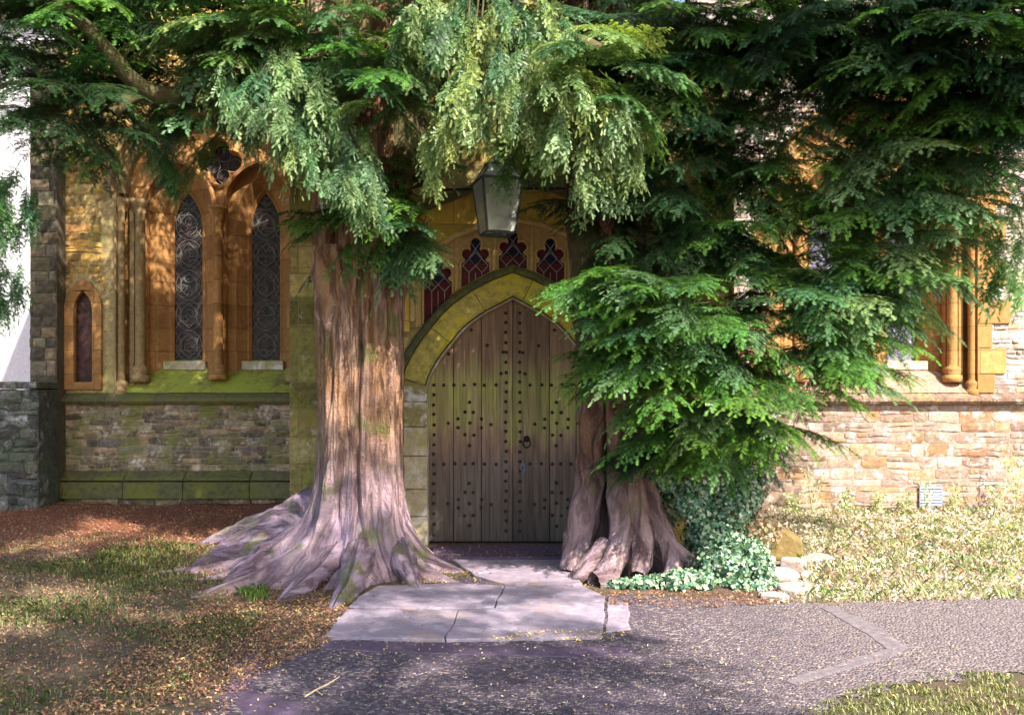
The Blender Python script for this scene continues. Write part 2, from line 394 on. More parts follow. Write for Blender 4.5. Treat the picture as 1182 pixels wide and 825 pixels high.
def woodmat():
    m, n, l, p = newmat('weathered_oak'); tc = n.new('ShaderNodeTexCoord').outputs['Object']
    at_ = nd(n, 'ShaderNodeAttribute', attribute_name='Col').outputs['Color']
    mp = n.new('ShaderNodeMapping'); mp.inputs['Scale'].default_value = (38, 38, 1.6); l.new(tc, mp.inputs[0])
    g = tnoise(n, l, mp.outputs[0], 1, 6, .65, .5)
    mp2 = n.new('ShaderNodeMapping'); mp2.inputs['Scale'].default_value = (6, 6, 1.1); l.new(tc, mp2.inputs[0])
    b = tnoise(n, l, mp2.outputs[0], 1, 5, .6)
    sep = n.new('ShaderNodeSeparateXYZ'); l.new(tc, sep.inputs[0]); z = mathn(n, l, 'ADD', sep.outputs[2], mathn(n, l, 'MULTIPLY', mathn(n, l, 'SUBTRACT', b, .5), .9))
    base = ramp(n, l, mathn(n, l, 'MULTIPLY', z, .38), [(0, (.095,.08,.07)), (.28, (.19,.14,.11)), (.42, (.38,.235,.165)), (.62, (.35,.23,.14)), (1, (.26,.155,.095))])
    gr = mathn(n, l, 'MULTIPLY', maprange(n, l, z, 1.0, 1.2), maprange(n, l, z, 1.95, 1.65))
    gr = mathn(n, l, 'MULTIPLY', gr, maprange(n, l, b, .38, .55, .45, .9))
    base = mixc(n, l, gr, base, (.46,.45,.13))
    base = mixc(n, l, maprange(n, l, g, .35, .65), mixc(n, l, 1.0, base, (.5,.48,.46), 'MULTIPLY'), base)
    base = mixc(n, l, 1.0, base, at_, 'MULTIPLY')
    l.new(base, p.inputs['Base Color']); p.inputs['Roughness'].default_value = .75; p.inputs['Specular IOR Level'].default_value = .3
    bump(n, l, g, .006, p); return m
M['oak'] = woodmat()
def groundmat():
    m, n, l, p = newmat('churchyard_soil'); tc = n.new('ShaderNodeTexCoord').outputs['Object']
    n1 = tnoise(n, l, tc, .9, 6, .65); n2 = tnoise(n, l, tc, 22, 8, .75); n3 = tnoise(n, l, tc, 90, 4, .7)
    sep = n.new('ShaderNodeSeparateXYZ'); l.new(tc, sep.inputs[0])
    soil = mixc(n, l, maprange(n, l, n2, .35, .65), (.07,.038,.026), (.19,.105,.065))
    back = mathn(n, l, 'MULTIPLY', maprange(n, l, sep.outputs[1], 8.2, 9.6), maprange(n, l, sep.outputs[0], 0, -2))
    soil = mixc(n, l, back, soil, mixc(n, l, n2, (.10,.028,.012), (.30,.10,.04)))
    gr = mixc(n, l, n2, (.055,.065,.02), (.14,.125,.055))
    g = mathn(n, l, 'MULTIPLY', maprange(n, l, n1, .40, .60), maprange(n, l, back, 1, 0))
    c = mixc(n, l, mathn(n, l, 'MULTIPLY', g, .8), soil, gr)
    pale = mathn(n, l, 'MULTIPLY', maprange(n, l, sep.outputs[0], 1.9, 2.6), maprange(n, l, sep.outputs[1], 6.2, 6.8))
    c = mixc(n, l, pale, c, mixc(n, l, n2, (.20,.13,.08), (.46,.36,.27)))
    l.new(c, p.inputs['Base Color']); p.inputs['Roughness'].default_value = .95
    bump(n, l, mathn(n, l, 'ADD', n2, mathn(n, l, 'MULTIPLY', n3, .5)), .03, p); return m
M['ground'] = groundmat()
def tarmac():
    m, n, l, p = newmat('worn_tarmac'); tc = n.new('ShaderNodeTexCoord').outputs['Object']
    v = nd(n, 'ShaderNodeTexVoronoi', i_Scale=58.0); l.new(tc, v.inputs['Vector'])
    sp = n.new('ShaderNodeSeparateColor'); l.new(v.outputs['Color'], sp.inputs[0])
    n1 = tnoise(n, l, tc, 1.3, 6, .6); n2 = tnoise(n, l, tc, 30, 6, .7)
    peb = ramp(n, l, sp.outputs[0], [(0, (.026,.018,.025)), (.45, (.065,.044,.062)), (.78, (.14,.10,.12)), (.96, (.38,.30,.25))])  # purple of the shaded path put into the pebble colours
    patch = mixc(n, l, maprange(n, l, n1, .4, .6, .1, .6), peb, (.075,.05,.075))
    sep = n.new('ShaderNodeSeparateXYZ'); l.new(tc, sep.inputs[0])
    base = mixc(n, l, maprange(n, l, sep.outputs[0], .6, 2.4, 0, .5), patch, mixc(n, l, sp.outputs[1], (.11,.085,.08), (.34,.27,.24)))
    l.new(base, p.inputs['Base Color']); p.inputs['Roughness'].default_value = .85
    bump(n, l, mathn(n, l, 'ADD', mathn(n, l, 'MULTIPLY', v.outputs['Distance'], -1.6), n2), .011, p); return m
M['tarmac'] = tarmac()

# ------------------------------------------------------------------ ground, path
def sm(a, b, x): t = np.clip((x-a)/(b-a), 0, 1); return t*t*(3-2*t)
def gz(x, y):
    x = np.asarray(x, float); y = np.asarray(y, float)
    side = np.maximum(sm(-1.7, -2.8, x), sm(2.3, 3.0, x))
    z = (.17*sm(-1.7, -2.8, x)+.04*sm(2.3, 3.0, x))*sm(8.2, 10.6, y)
    z = z + .07*sm(6.75, 7.6, y)*sm(2.4, 3.2, x)*(1-sm(8.4, 10, y)*.3)
    z = z + (.018*np.sin(x*2.1+y*1.3)+.012*np.sin(x*5.3-y*3.7)+.006*np.sin(x*13+y*11))*sm(6.8, 7.8, y)*side
    # left lawn hummocks
    z = z + .02*(np.sin(x*1.7+1)*np.sin(y*2.3))*sm(-1.8, -2.8, x)
    return z
def sheet(name, xs, ys, m, zoff=0, mask=None, kind='structure'):
    X, Y = np.meshgrid(xs, ys, indexing='ij'); V = np.stack([X, Y, gz(X, Y)+zoff], -1).reshape(-1, 3)
    nx, ny = X.shape; i = np.arange(nx-1)[:, None]*ny+np.arange(ny-1)[None, :]
    Fc = np.stack([i, i+ny, i+ny+1, i+1], -1).reshape(-1, 4)
    if mask is not None:
        c = V[Fc].mean(1); keep = mask(c[:, 0], c[:, 1]); Fc = Fc[keep]
        used = np.unique(Fc); mp = np.zeros(len(V), int); mp[used] = np.arange(len(used)); V = V[used]; Fc = mp[Fc]
    o = np_mesh(name, V, Fc, None, m, smooth=True); o['kind'] = kind; return o
xs = np.concatenate([[-400,-120,-40,-20], np.arange(-12, 12.01, .12), [20,40,120,400]])
ys = np.concatenate([[-400,-120,-40,-15], np.arange(-6, 14.01, .12), [20,40,120,400]])
sheet('ground', xs, ys, M['ground'])
# path outline (world), edge broken by noise
pl_px = [(300,757),(345,744),(420,690),(560,662),(700,686),(800,690),(900,697),(960,697),(1060,692),(1182,688)]
path_poly = [gp(*p) for p in pl_px] + [(8, 6.8), (14, 6.4), (14, 4.6), (6.0, 4.75)] + [gp(1182,778), gp(1080,784), gp(1000,800), gp(955,824)] + [(1.3,3.6), (1.0,-6), (-2.4,-6), (-1.9,3.4)] + [gp(225,830), gp(262,790)]
def in_poly(x, y, poly):
    c = np.zeros(np.shape(x), bool); j = len(poly)-1
    for i in range(len(poly)):
        xi, yi = poly[i]; xj, yj = poly[j]
        if yi != yj:
            k = ((yi > y) != (yj > y)) & (x < (xj-xi)*(y-yi)/(yj-yi)+xi); c ^= k
        j = i
    return c
def path_mask(x, y):
    wx = x+.05*np.sin(y*9+x*3)+.03*np.sin(y*31)+.02*np.sin(x*47+y*13); wy = y+.04*np.sin(x*11)+.02*np.sin(x*37+y*5)
    return in_poly(wx, wy, path_poly)
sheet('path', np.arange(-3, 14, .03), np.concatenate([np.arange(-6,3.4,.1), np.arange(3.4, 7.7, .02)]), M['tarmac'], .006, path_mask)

def poly_slab(name, px, z0, th, m, label=None, cat=None, group=None, kind=None, bev=.006):
    pts = [gp(*p) for p in px]; out = []
    for i in range(len(pts)):
        a, b = Vector(pts[i]), Vector(pts[(i+1)%len(pts)]); k = max(1, int((b-a).length/.08))
        for q in range(k):
            p = a.lerp(b, q/k); out.append((p.x+noise.noise(Vector((p.x*7, p.y*7, 1)))*.02, p.y+noise.noise(Vector((p.x*7, p.y*7, 9)))*.02))
    mb = MB(); n = len(out)
    k = random.uniform(.9, 1.08)
    mb.add([(x, y, z0+th) for x, y in out]+[(x, y, z0-.03) for x, y in out],
           [tuple(range(n)), tuple(range(n, 2*n))[::-1]]+[(i, (i+1)%n, n+(i+1)%n, n+i) for i in range(n)], (k,k,k*1.02))
    o = mb.build(name, m, bevel=bev); tag(o, label, cat, group, kind); return o
def c5(l): return [(340+x/2.686, 600+y/2.686) for x, y in l]
G = 'flagstones before the church door'
poly_slab('paving_slab', c5([(90,372),(462,381),(510,290),(165,287)]), 0, .028, M['slab'], 'pale lilac flagstone at the front left corner of the paving', 'paving slab', G)
poly_slab('paving_slab', c5([(170,281),(196,250),(262,214),(500,206),(646,214),(618,280),(512,284)]), 0, .030, M['slab'], 'pale flagstone behind the front left one, beside the big roots', 'paving slab', G)
poly_slab('paving_slab', c5([(466,381),(955,372),(964,246),(900,214),(650,214),(621,284),(513,290)]), 0, .026, M['slab'], 'largest pale flagstone, front right, flecked with sun', 'paving slab', G)
poly_slab('paving_slab', c5([(488,132),(828,132),(893,208),(652,208),(560,182)]), 0, .032, M['slab'], 'pale flagstone just in front of the littered doorstep', 'paving slab', G)
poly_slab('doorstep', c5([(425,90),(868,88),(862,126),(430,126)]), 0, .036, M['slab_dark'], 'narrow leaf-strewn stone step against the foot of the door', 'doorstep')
poly_slab('edging_stone', c5([(972,240),(1034,262),(1042,342),(966,350)]), 0, .014, M['slab'], 'small worn grey slab lying right of the flagstones', 'edging stone')
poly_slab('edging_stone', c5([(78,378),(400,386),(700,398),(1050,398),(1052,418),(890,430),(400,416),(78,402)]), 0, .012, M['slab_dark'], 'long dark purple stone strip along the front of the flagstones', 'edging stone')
poly_slab('path_strip', [(947,702),(958,700),(1010,722),(1048,748),(1040,755),(985,772),(918,792),(905,787),(965,768),(1024,750),(1000,732)], 0, .010, M['strip'], kind='structure', bev=0)
# cracked concrete patches at the left path edge
poly_slab('concrete_patch', [(263,765),(300,752),(305,770),(290,785),(300,800),(345,812),(350,826),(280,826),(262,800)], 0, .008, M['slab_dark'], kind='structure', bev=0)

# ------------------------------------------------------------------ CHURCH
church = empty('church', (0, 11, 0)); tag(church, 'old golden stone church with an arched oak door between two yew trees', 'church')
def part(mb, name, m, parent=None, **k):
    o = mb.build(name, m, None, **k); o.parent = parent or church
    if (parent or church) is church: o.matrix_parent_inverse = church_inv
    return o
church_inv = Matrix.Translation((0, -11, 0))
def adopt(o, parent=None):
    o.parent = parent or church
    if o.parent is church: o.matrix_parent_inverse = church_inv
    return o
YA = 11.0; YP = 9.0; KP = F/YP; PXH = 2.29
def px2(px, py, Y=YP): return ((px-PX0)/F*Y, CAMZ-(py-PY0)/F*Y)
CXL, CXR = -3.75, 4.62
PAL_GOLD = [(1,1,1),(1.15,1.0,.8),(.8,.78,.8),(1.3,1.2,1.0),(.9,.8,.6),(.6,.58,.55),(1.1,.85,.6)]
PAL_LOW = [(1,1,1),(.6,.6,.62),(1.2,1.05,.9),(.75,.7,.6),(1.3,1.2,1.1),(.5,.48,.5)]
PAL_PALE = [(1,1,1),(1.15,1.1,1.05),(.85,.8,.75),(1.05,.85,.6),(1.1,1.05,1.05)]
SILL = 1.56
def win_outline(cx, g=0): return arch(cx, 1.24+g, SILL-g, 4.09, 5.2+g, 12)
for side, xa, xb, cx in (('L', -5.63, -PXH, CXL), ('R', PXH, 11.0, CXR)):
    ol = [(xa, -.3), (xb, -.3), (xb, 7.6), (xa, 7.6)]
    holes = [win_outline(cx)]
    if side == 'L': holes.append(arch(-5.39, .17, 1.68, 2.62, 2.93))
    adopt(plate('aisle_wall', ol, holes, YA, .6, M['mortar' if side == 'L' else 'mortar_pale']))
    big = win_outline(cx, .12); tiny = arch(-5.39, .26, 1.6, 2.62, 3.05)
    def skip(x, z): return inside(x, z, big) or (side == 'L' and inside(x, z, tiny))
    mb = MB()
    if side == 'L':
        masonry(mb, xa, xb, SILL+.0, 7.4, YA, (.05,.15), (.09,.40), .003, .018, PAL_GOLD, skip, .014, 1.2)
        part(mb, 'stone_facing', M['rubble_gold'])
        mb = MB(); masonry(mb, xa, xb, .58, 1.42, YA, (.04,.11), (.10,.36), .003, .02, PAL_LOW, None, .016, 1)
        part(mb, 'stone_facing', M['rubble_low'])
    else:
        masonry(mb, xa, xb, SILL, 7.4, YA, (.05,.13), (.10,.40), .004, .022, PAL_PALE, skip, .016, 1)
        part(mb, 'stone_facing', M['rubble_lit'])
        mb = MB(); masonry(mb, xa, xb, .0, 1.42, YA, (.07,.20), (.14,.46), .004, .014, PAL_PALE, None, .010, .8)
        part(mb, 'stone_facing', M['rubble_pale'])
    # string course with sloping top
    mb = MB(); x = xa
    while x < xb:
        L = random.uniform(.5, .9); b = min(x+L, xb); k = random.uniform(.8, 1.15)
        vs = []
        for q in (x+.003, b-.003):
            vs += [(q, YA+.02, 1.42), (q, YA-.09, 1.425), (q, YA-.12, 1.46), (q, YA-.12, 1.50), (q, YA+.02, 1.57)]
        mb.add(vs, [(0,1,6,5),(1,2,7,6),(2,3,8,7),(3,4,9,8),(4,0,5,9),(0,4,3,2,1),(5,6,7,8,9)], (k,k,k)); x = b
    part(mb, 'string_course', M['green_stone' if side == 'L' else 'string_r'])
    if side == 'L':
        mb = MB(); x = xa
        while x < xb:
            L = random.uniform(.7, 1.1); b = min(x+L, xb); k = random.uniform(.8, 1.15)
            q0, q1 = x+.003, b-.003
            vs = []
            for q in (q0, q1): vs += [(q, YA+.02, .50), (q, YA-.13, .47), (q, YA-.13, .50), (q, YA+.02, .60)]
            mb.add(vs, [(0,1,5,4),(1,2,6,5),(2,3,7,6),(3,0,4,7),(0,3,2,1),(4,5,6,7)], (k,k,k))
            mb.box(q0, q1, YA-.16, YA+.02, .25, .455, (k,k*1.1,k))
            x = b
        part(mb, 'plinth', M['green_stone'], bevel=.01)
        mb = MB(); masonry(mb, xa, xb, -.02, .25, YA-.03, (.1,.14), (.2,.5), .008, .03, PAL_LOW); part(mb, 'plinth_base', M['rubble_low'])
# quoins of dressed blocks beside the windows
for cx, m in ((CXL, 'rubble_gold'), (CXR, 'orange_lit')):
    for s in ((1,) if cx < 0 else (-1, 1)):
        mb = MB(); z = SILL; k = 0
        while z < 4.1:
            h = random.uniform(.2, .34); L = (.17, .36)[k % 2]+random.uniform(-.03,.04)
            a, b = (cx+s*1.245, cx+s*(1.245+L)) if s > 0 else (cx-(1.245+L), cx-1.245)
            if a > -4.9: mb.box(a, b, YA-.034, YA+.1, z+.004, min(z+h, 4.1)-.004, tuple(random.uniform(.9,1.2) for _ in range(1))*3)
            z += h; k += 1
        if mb.v: part(mb, 'quoins', M[m], bevel=.006)

def lead_tubes(mb, glass_poly, cx, hw, z0, z1, y, r=.0045):
    def seg(pts):
        cur = []
        for p in pts:
            if inside(p[0], p[1], glass_poly): cur.append((p[0], y, p[1]))
            else:
                if len(cur) > 1: mb.tube(cur, r, 4)
                cur = []
        if len(cur) > 1: mb.tube(cur, r, 4)
    def line(a, b, n=16): seg([(a[0]+(b[0]-a[0])*i/n, a[1]+(b[1]-a[1])*i/n) for i in range(n+1)])
    z = z0
    while z < z1:
        for R_ in (hw*.92, hw*.62):
            seg([(cx+R_*math.cos(t/24*2*math.pi), z+hw+R_*1.15*math.sin(t/24*2*math.pi)) for t in range(25)])
        for q in (-1, 1):
            line((cx, z+hw*.1), (cx+q*hw, z+hw*1.1)); line((cx, z+hw*1.9), (cx+q*hw*.8, z+hw*.9))
            seg([(cx+q*hw*(1-.5*math.sin(t/10*math.pi)), z+hw*2*t/10) for t in range(11)])
            for e in range(3):
                a = random.uniform(0, 6.28); o_ = (cx+random.uniform(-.5,.5)*hw, z+hw*random.uniform(.4,1.7))
                seg([(o_[0]+.045*math.cos(a+t*.5)*(1+.1*t), o_[1]+.05*math.sin(a+t*.5)) for t in range(9)])
        z += hw*2.15
    for z in np.arange(z0+.12, z1, .62):
        line((cx-hw, z), (cx+hw, z), 6)
def loft(mb, a, ya, b, yb, col=None):
    n = len(a); mb.add([(x, ya, z) for x, z in a]+[(x, yb, z) for x, z in b], [(i, i+1, n+i+1, n+i) for i in range(n-1)], col)
def quatre(cx, cz, r, n=9):
    pts = []
    for k in range(4):
        a0 = k*math.pi/2; ox, oz = cx+r*.52*math.cos(a0), cz+r*.52*math.sin(a0)
        for i in range(n):
            a = a0+(-1.95+3.9*i/(n-1))*.9; pts.append((ox+r*.46*math.cos(a), oz+r*.46*math.sin(a)))
    return pts
def shaft(mb, x, y, r, zb, zt, cap=True):
    mb.lathe([(r*1.9, zb-.20), (r*1.9, zb-.12), (r*1.35, zb-.10), (r*1.7, zb-.05), (r*1.6, zb-.02), (r*1.05, zb), (r, zb+.03), (r, zt-.02), (r*1.25, zt),
              (r*1.1, zt+.015), (r*1.35, zt+.06), (r*1.9, zt+.10), (r*2.0, zt+.12), (r*2.0, zt+.155), (r*1.6, zt+.16)], x, y, 18)
def big_window(cx, om, gm, sm_, lab, lm):
    dl = .51
    blind = [arch(cx+q*.505, .435, 1.5, 3.92, 4.50, 10) for q in (-1, 1)]
    qf = quatre(cx, 4.52, .31)
    lan_in = [arch(cx+q*dl, .195, 1.98, 3.74, 4.20, 10) for q in (-1, 1)]
    lan_out = [arch(cx+q*dl, .33, 1.80, 3.80, 4.38, 10) for q in (-1, 1)]
    ow = win_outline(cx)
    # blind arcade plate set back in the opening
    wi = adopt(plate('window', arch(cx, 1.238, 1.5, 4.09, 5.198, 12), blind+[qf], YA+.20, .12, M[om], None, .012))
    tag(wi, lab)
    adopt(plate('window_wall', arch(cx, 1.235, 1.4, 4.09, 5.19, 12), [arch(cx+q*dl, .33, 1.3999 if 0 else 1.80, 3.80, 4.38, 10) for q in (-1,1)]+[quatre(cx, 4.52, .27)], YA+.325, .05, M[om]), wi)
    mb = MB()
    for a, b in zip(lan_out, lan_in): loft(mb, a, YA+.33, b, YA+.52)
    part(mb, 'splay', M[om], wi)
    mb = MB()
    # arch mouldings on the blind arcade and a fillet round each lancet
    for a in blind: sweep(mb, a[1:-1], [(-.002, YA+.14), (.028, YA+.125), (.05, YA+.155), (.05, YA+.205), (-.002, YA+.205)])
    for a in lan_in: sweep(mb, a, [(-.012, YA+.50), (.02, YA+.46), (.05, YA+.47), (.06, YA+.52), (-.012, YA+.52)])
    sweep(mb, qf+[qf[0]], [(-.03, YA+.165), (.0, YA+.15), (.02, YA+.205), (-.03, YA+.205)])
    part(mb, 'moulding', M[om], wi)
    # stepped orders of the main arch
    mb = MB(); sweep(mb, arch(cx, 1.16, 4.05, 4.09, 5.12, 14)[1:-1], [(0, YA+.10), (.03, YA+.05), (.08, YA+.07), (.08, YA+.21), (0, YA+.21)])
    part(mb, 'arch_order', M['buff' if om == 'orange' else om], wi, smooth=False)
    mb = MB(); op = arch(cx, 1.25, 4.05, 4.09, 5.21, 14)[1:-1]
    sweep(mb, op, [(0, YA-.02), (.02, YA-.10), (.07, YA-.11), (.11, YA-.03), (.11, YA+.02), (0, YA+.02)])
    part(mb, 'hood_mould', M['buff' if om == 'orange' else 'orange_lit'], wi)
    for q in (-1, 1):
        for x, y, r, zb in ((1.185, YA+.03, .045, 1.72), (.985, YA+.12, .062, 1.90)):
            mb = MB(); shaft(mb, cx+q*x, y, r, zb, 3.86); part(mb, 'shaft', M['buff' if om == 'orange' else om], wi, smooth=True)
        mb = MB()
        mb.box(cx+q*1.085-.03, cx+q*1.085+.03, YA+.10, YA+.25, 1.6, 4.05); mb.box(cx+q*1.235-.012, cx+q*1.235+.012, YA-.042, YA+.1, 1.575, 4.06)
        part(mb, 'jamb', M['buff' if om == 'orange' else om], wi, bevel=.008)
    mb = MB(); shaft(mb, cx, YA+.13, .062, 1.93, 3.78); part(mb, 'shaft', M['orange' if om == 'orange' else om], wi, smooth=True)
    # sloping sill
    mb = MB(); nx = 24; vs = []
    for i in range(nx+1):
        x = cx-1.235+2.47*i/nx
        for j in range(7):
            t = j/6; vs.append((x, YA-.02+.55*t, 1.565+.43*t+noise.noise(Vector((x*3, t*3, 2)))*.012))
    mb.add(vs, [(i*7+j, (i+1)*7+j, (i+1)*7+j+1, i*7+j+1) for i in range(nx) for j in range(6)])
    part(mb, 'sill', M[sm_], wi, smooth=True)
    for q in (-1, 1):
        mb = MB(); mb.box(cx+q*dl-.27, cx+q*dl+.27, YA+.33, YA+.54, 1.86, 1.975); part(mb, 'sill_ledge', M['jamb'], wi, bevel=.01)
    for a, q in zip(lan_in, (-1, 1)):
        g = MB(); g.add([(cx+q*dl-.24, YA+.53, 1.9), (cx+q*dl+.24, YA+.53, 1.9), (cx+q*dl+.24, YA+.53, 4.3), (cx+q*dl-.24, YA+.53, 4.3)], [(0,1,2,3)])
        part(g, 'glass', M[gm], wi)
        t = MB(); lead_tubes(t, a, cx+q*dl, .185, 2.0, 4.2, YA+.515); part(t, 'leading', M[lm], wi)
    g = MB(); g.add([(cx-.34, YA+.40, 4.15), (cx+.34, YA+.40, 4.15), (cx+.34, YA+.40, 4.9), (cx-.34, YA+.40, 4.9)], [(0,1,2,3)]); part(g, 'glass', M['glass_dark'], wi)
    t = MB()
    for k in range(4):
        a0 = k*math.pi/2
        t.tube([(cx+.14*math.cos(a0)+.09*math.cos(a*.5), YA+.385, 4.52+.14*math.sin(a0)+.09*math.sin(a*.5)) for a in range(14)], .006, 4)
    part(t, 'leading', M[lm], wi)
    mb = MB(); mb.box(cx-1.3, cx+1.3, YA+.62, YA+.66, 1.3, 5.4); part(mb, 'backing', M['iron'], wi)
big_window(CXL, 'orange', 'glass_dark', 'sill_moss', 'twin orange stone lancets with a mossy sill, left of the porch', 'leadw')
big_window(CXR, 'orange_lit', 'glass_blue', 'sill_red', 'sunlit amber stone window with lilac glass, right of the porch', 'leadw')
# small lancet at the far left
out = arch(-5.39, .235, 1.60, 2.62, 3.0); inn = arch(-5.39, .115, 1.70, 2.60, 2.84)
mb = MB(); f = plate('small_window', out, [inn], YA-.045, .10, M['orange'], None, .012); adopt(f)
g = MB(); g.add([(-5.56, YA+.06, 1.6), (-5.22, YA+.06, 1.6), (-5.22, YA+.06, 2.95), (-5.56, YA+.06, 2.95)], [(0,1,2,3)]); part(g, 'glass', M['glass_brown'], f)
mb = MB(); mb.box(-5.6,-5.2, YA+.62, YA+.65, 1.5, 3.1); part(mb, 'backing', M['iron'], f)
# vent grille low on the right wall
gx, gz_ = px2(1073, 572, YA)
fr = MB()
for a in ((gx-.145, gx+.145, gz_+.12, gz_+.14), (gx-.145, gx+.145, gz_-.14, gz_-.12)): fr.box(a[0], a[1], YA-.040, YA-.01, a[2], a[3])
for a in (gx-.145, gx+.128): fr.box(a, a+.017, YA-.039, YA-.01, gz_-.12, gz_+.12)
vg = part(fr, 'vent_grille', M['grille']); 
for i in range(7):
    z = gz_-.105+i*.035; mb = MB()
    mb.add([(gx-.128, YA-.042, z-.012), (gx+.128, YA-.042, z-.012), (gx+.128, YA-.02, z+.016), (gx-.128, YA-.02, z+.016),
            (gx-.128, YA-.046, z-.008), (gx+.128, YA-.046, z-.008), (gx+.128, YA-.024, z+.020), (gx-.128, YA-.024, z+.020)],
           [(0,1,2,3),(7,6,5,4),(0,4,5,1),(3,2,6,7),(0,3,7,4),(1,5,6,2)]); part(mb, 'slat', M['grille'], vg)
# corner buttress at the far left
mb = MB(); masonry(mb, -5.95, -5.62, -.1, 5.9, YA-.22, (.12,.2), (.15,.33), .006, .03, PAL_LOW)
mb.box(-5.95, -5.62, YA-.215, YA+.4, -.2, 5.9, (.8,.8,.8)); part(mb, 'buttress', M['butt'])
# roofs behind the foliage
mb = MB(); mb.add([(-6.1,10.6,7.6),(11.2,10.6,7.6),(11.2,16,9.8),(-6.1,16,9.8),(-6.1,10.6,7.7),(11.2,10.6,7.7),(11.2,16,9.9),(-6.1,16,9.9)],
    [(0,1,2,3),(7,6,5,4),(0,4,5,1),(3,2,6,7),(0,3,7,4),(1,5,6,2)]); part(mb, 'roof', M['butt'])

# ---- porch
dw = [(-.893,1.65),(-.87,1.73),(-.82,1.83),(-.74,1.96),(-.643,2.08),(-.555,2.19),(-.464,2.28),(-.375,2.345),(-.286,2.405),(-.19,2.455),(-.095,2.505),(0,2.555)]
DC = .009
arc = [(DC+x, z) for x, z in dw]+[(DC-x, z) for x, z in dw[-2::-1]]
door_path = [(DC-.893, 0), (DC-.893, .5), (DC-.893, 1.0), (DC-.893, 1.4)]+arc+[(DC+.893, 1.4), (DC+.893, 1.0), (DC+.893, .5), (DC+.893, 0)]
def door_top(x):
    x = abs(x-DC)
    if x >= .893: return 1.65
    for (a, za), (b, zb) in zip(dw, dw[1:]):
        if -a >= x >= -b: return za+(zb-za)*((-a)-x)/((-a)-(-b))
    return 2.555
# window band above the arch: between hood offset .34 and the upper curve
ring = offset(arc, .335)
ring = [p for p in ring if p[1] > 2.0]
up = [(-1.01,2.886),(-.81,3.04),(-.61,3.15),(-.31,3.275),(0,3.335),(.31,3.275),(.61,3.15),(.81,3.04),(1.01,2.886)]
up = [(DC+x, z) for x, z in up]
ringc = [p for p in ring if abs(p[0]-DC) < .985]
band = [(DC-1.01, ringc[0][1]-.05)]+up[:1]+up[1:]+[(DC+1.01, ringc[-1][1]-.05)]+ringc[::-1]
porch = adopt(plate('porch_wall', [(-PXH, -.2), (DC-.893, -.2)]+[(x, z) for x, z in door_path if z > .1]+[(DC+.893, -.2), (PXH, -.2), (PXH, 5.2), (0, 6.3), (-PXH, 5.2)], [band], YP, .35, M['porch']))
mb = MB()
def pskip(x, z): return (abs(x) < 1.22 and z < 3.9)
masonry(mb, -PXH, -1.2, 0, 5.2, YP, (.22,.32), (.3,.6), .005, .022, [(1,1,1),(.7,.75,.6),(1.2,1.1,1.0),(.85,.85,.7)], pskip, .006)
masonry(mb, 1.2, PXH, 0, 5.2, YP, (.22,.32), (.3,.6), .005, .022, [(1,1,1),(.9,.85,.7),(1.2,1.1,1.0)], pskip, .006)
masonry(mb, -1.2, 1.2, 3.9, 5.6, YP, (.2,.32), (.3,.7), .005, .016, [(1,1,1),(1.2,1.1,1.0),(1.4,1.1,.7)], None, .006)
part(mb, 'ashlar_facing', M['porch'])
for s in (-1, 1):
    mb = MB(); masonry(mb, 0, 1.98, 0, 5.2, 0, (.2,.3), (.3,.6), .006, .02, PAL_GOLD); mb.box(0, 1.98, .003, .3, -.2, 5.2)
    vs = []
    for x, y, z in mb.v: vs.append((s*(PXH-.002-(y if y > 0 else y)) if 0 else s*(PXH-.31+.3-y), YP+.355+x*.82, z))
    mb.v = vs; part(mb, 'porch_side_wall', M['rubble_gold' if s < 0 else 'rubble_pale'])
mb = MB(); mb.add([(-2.5,8.9,5.15),(0,8.9,6.35),(2.5,8.9,5.15),(-2.5,11,5.15),(0,11,6.35),(2.5,11,5.15)], [(0,1,4,3),(1,2,5,4)]); 
o = part(mb, 'porch_roof', M['butt']); md = o.modifiers.new('s','SOLIDIFY'); md.thickness = .1
# spandrel: yellow stone between window head and outer hood
oh = [(-1.5,2.95),(-1.35,3.10),(-1.11,3.28),(-.857,3.445),(-.41,3.62),(0,3.69),(.41,3.62),(.857,3.445),(1.11,3.28),(1.35,3.10),(1.5,2.95)]
oh = [(DC+x, z) for x, z in oh]
adopt(plate('spandrel', [(DC-1.06,2.2),(DC-1.06,2.9)]+offset(up[1:-1], .045)+[(DC+1.06,2.9),(DC+1.06,2.2),(DC+1.48,2.2)]+oh[::-1]+[(DC-1.48,2.2)], [], YP-.03, .03, M['spandrel']))
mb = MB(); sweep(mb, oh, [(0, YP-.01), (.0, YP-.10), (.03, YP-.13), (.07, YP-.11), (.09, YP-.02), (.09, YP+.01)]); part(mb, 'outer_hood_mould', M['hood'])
mb = MB(); sweep(mb, [(DC-1.01,2.3)]+up+[(DC+1.01,2.3)], [(-.01, YP-.005), (.0, YP-.06), (.02, YP-.07), (.045, YP-.05), (.05, YP-.002)]); part(mb, 'window_head', M['tracery'])
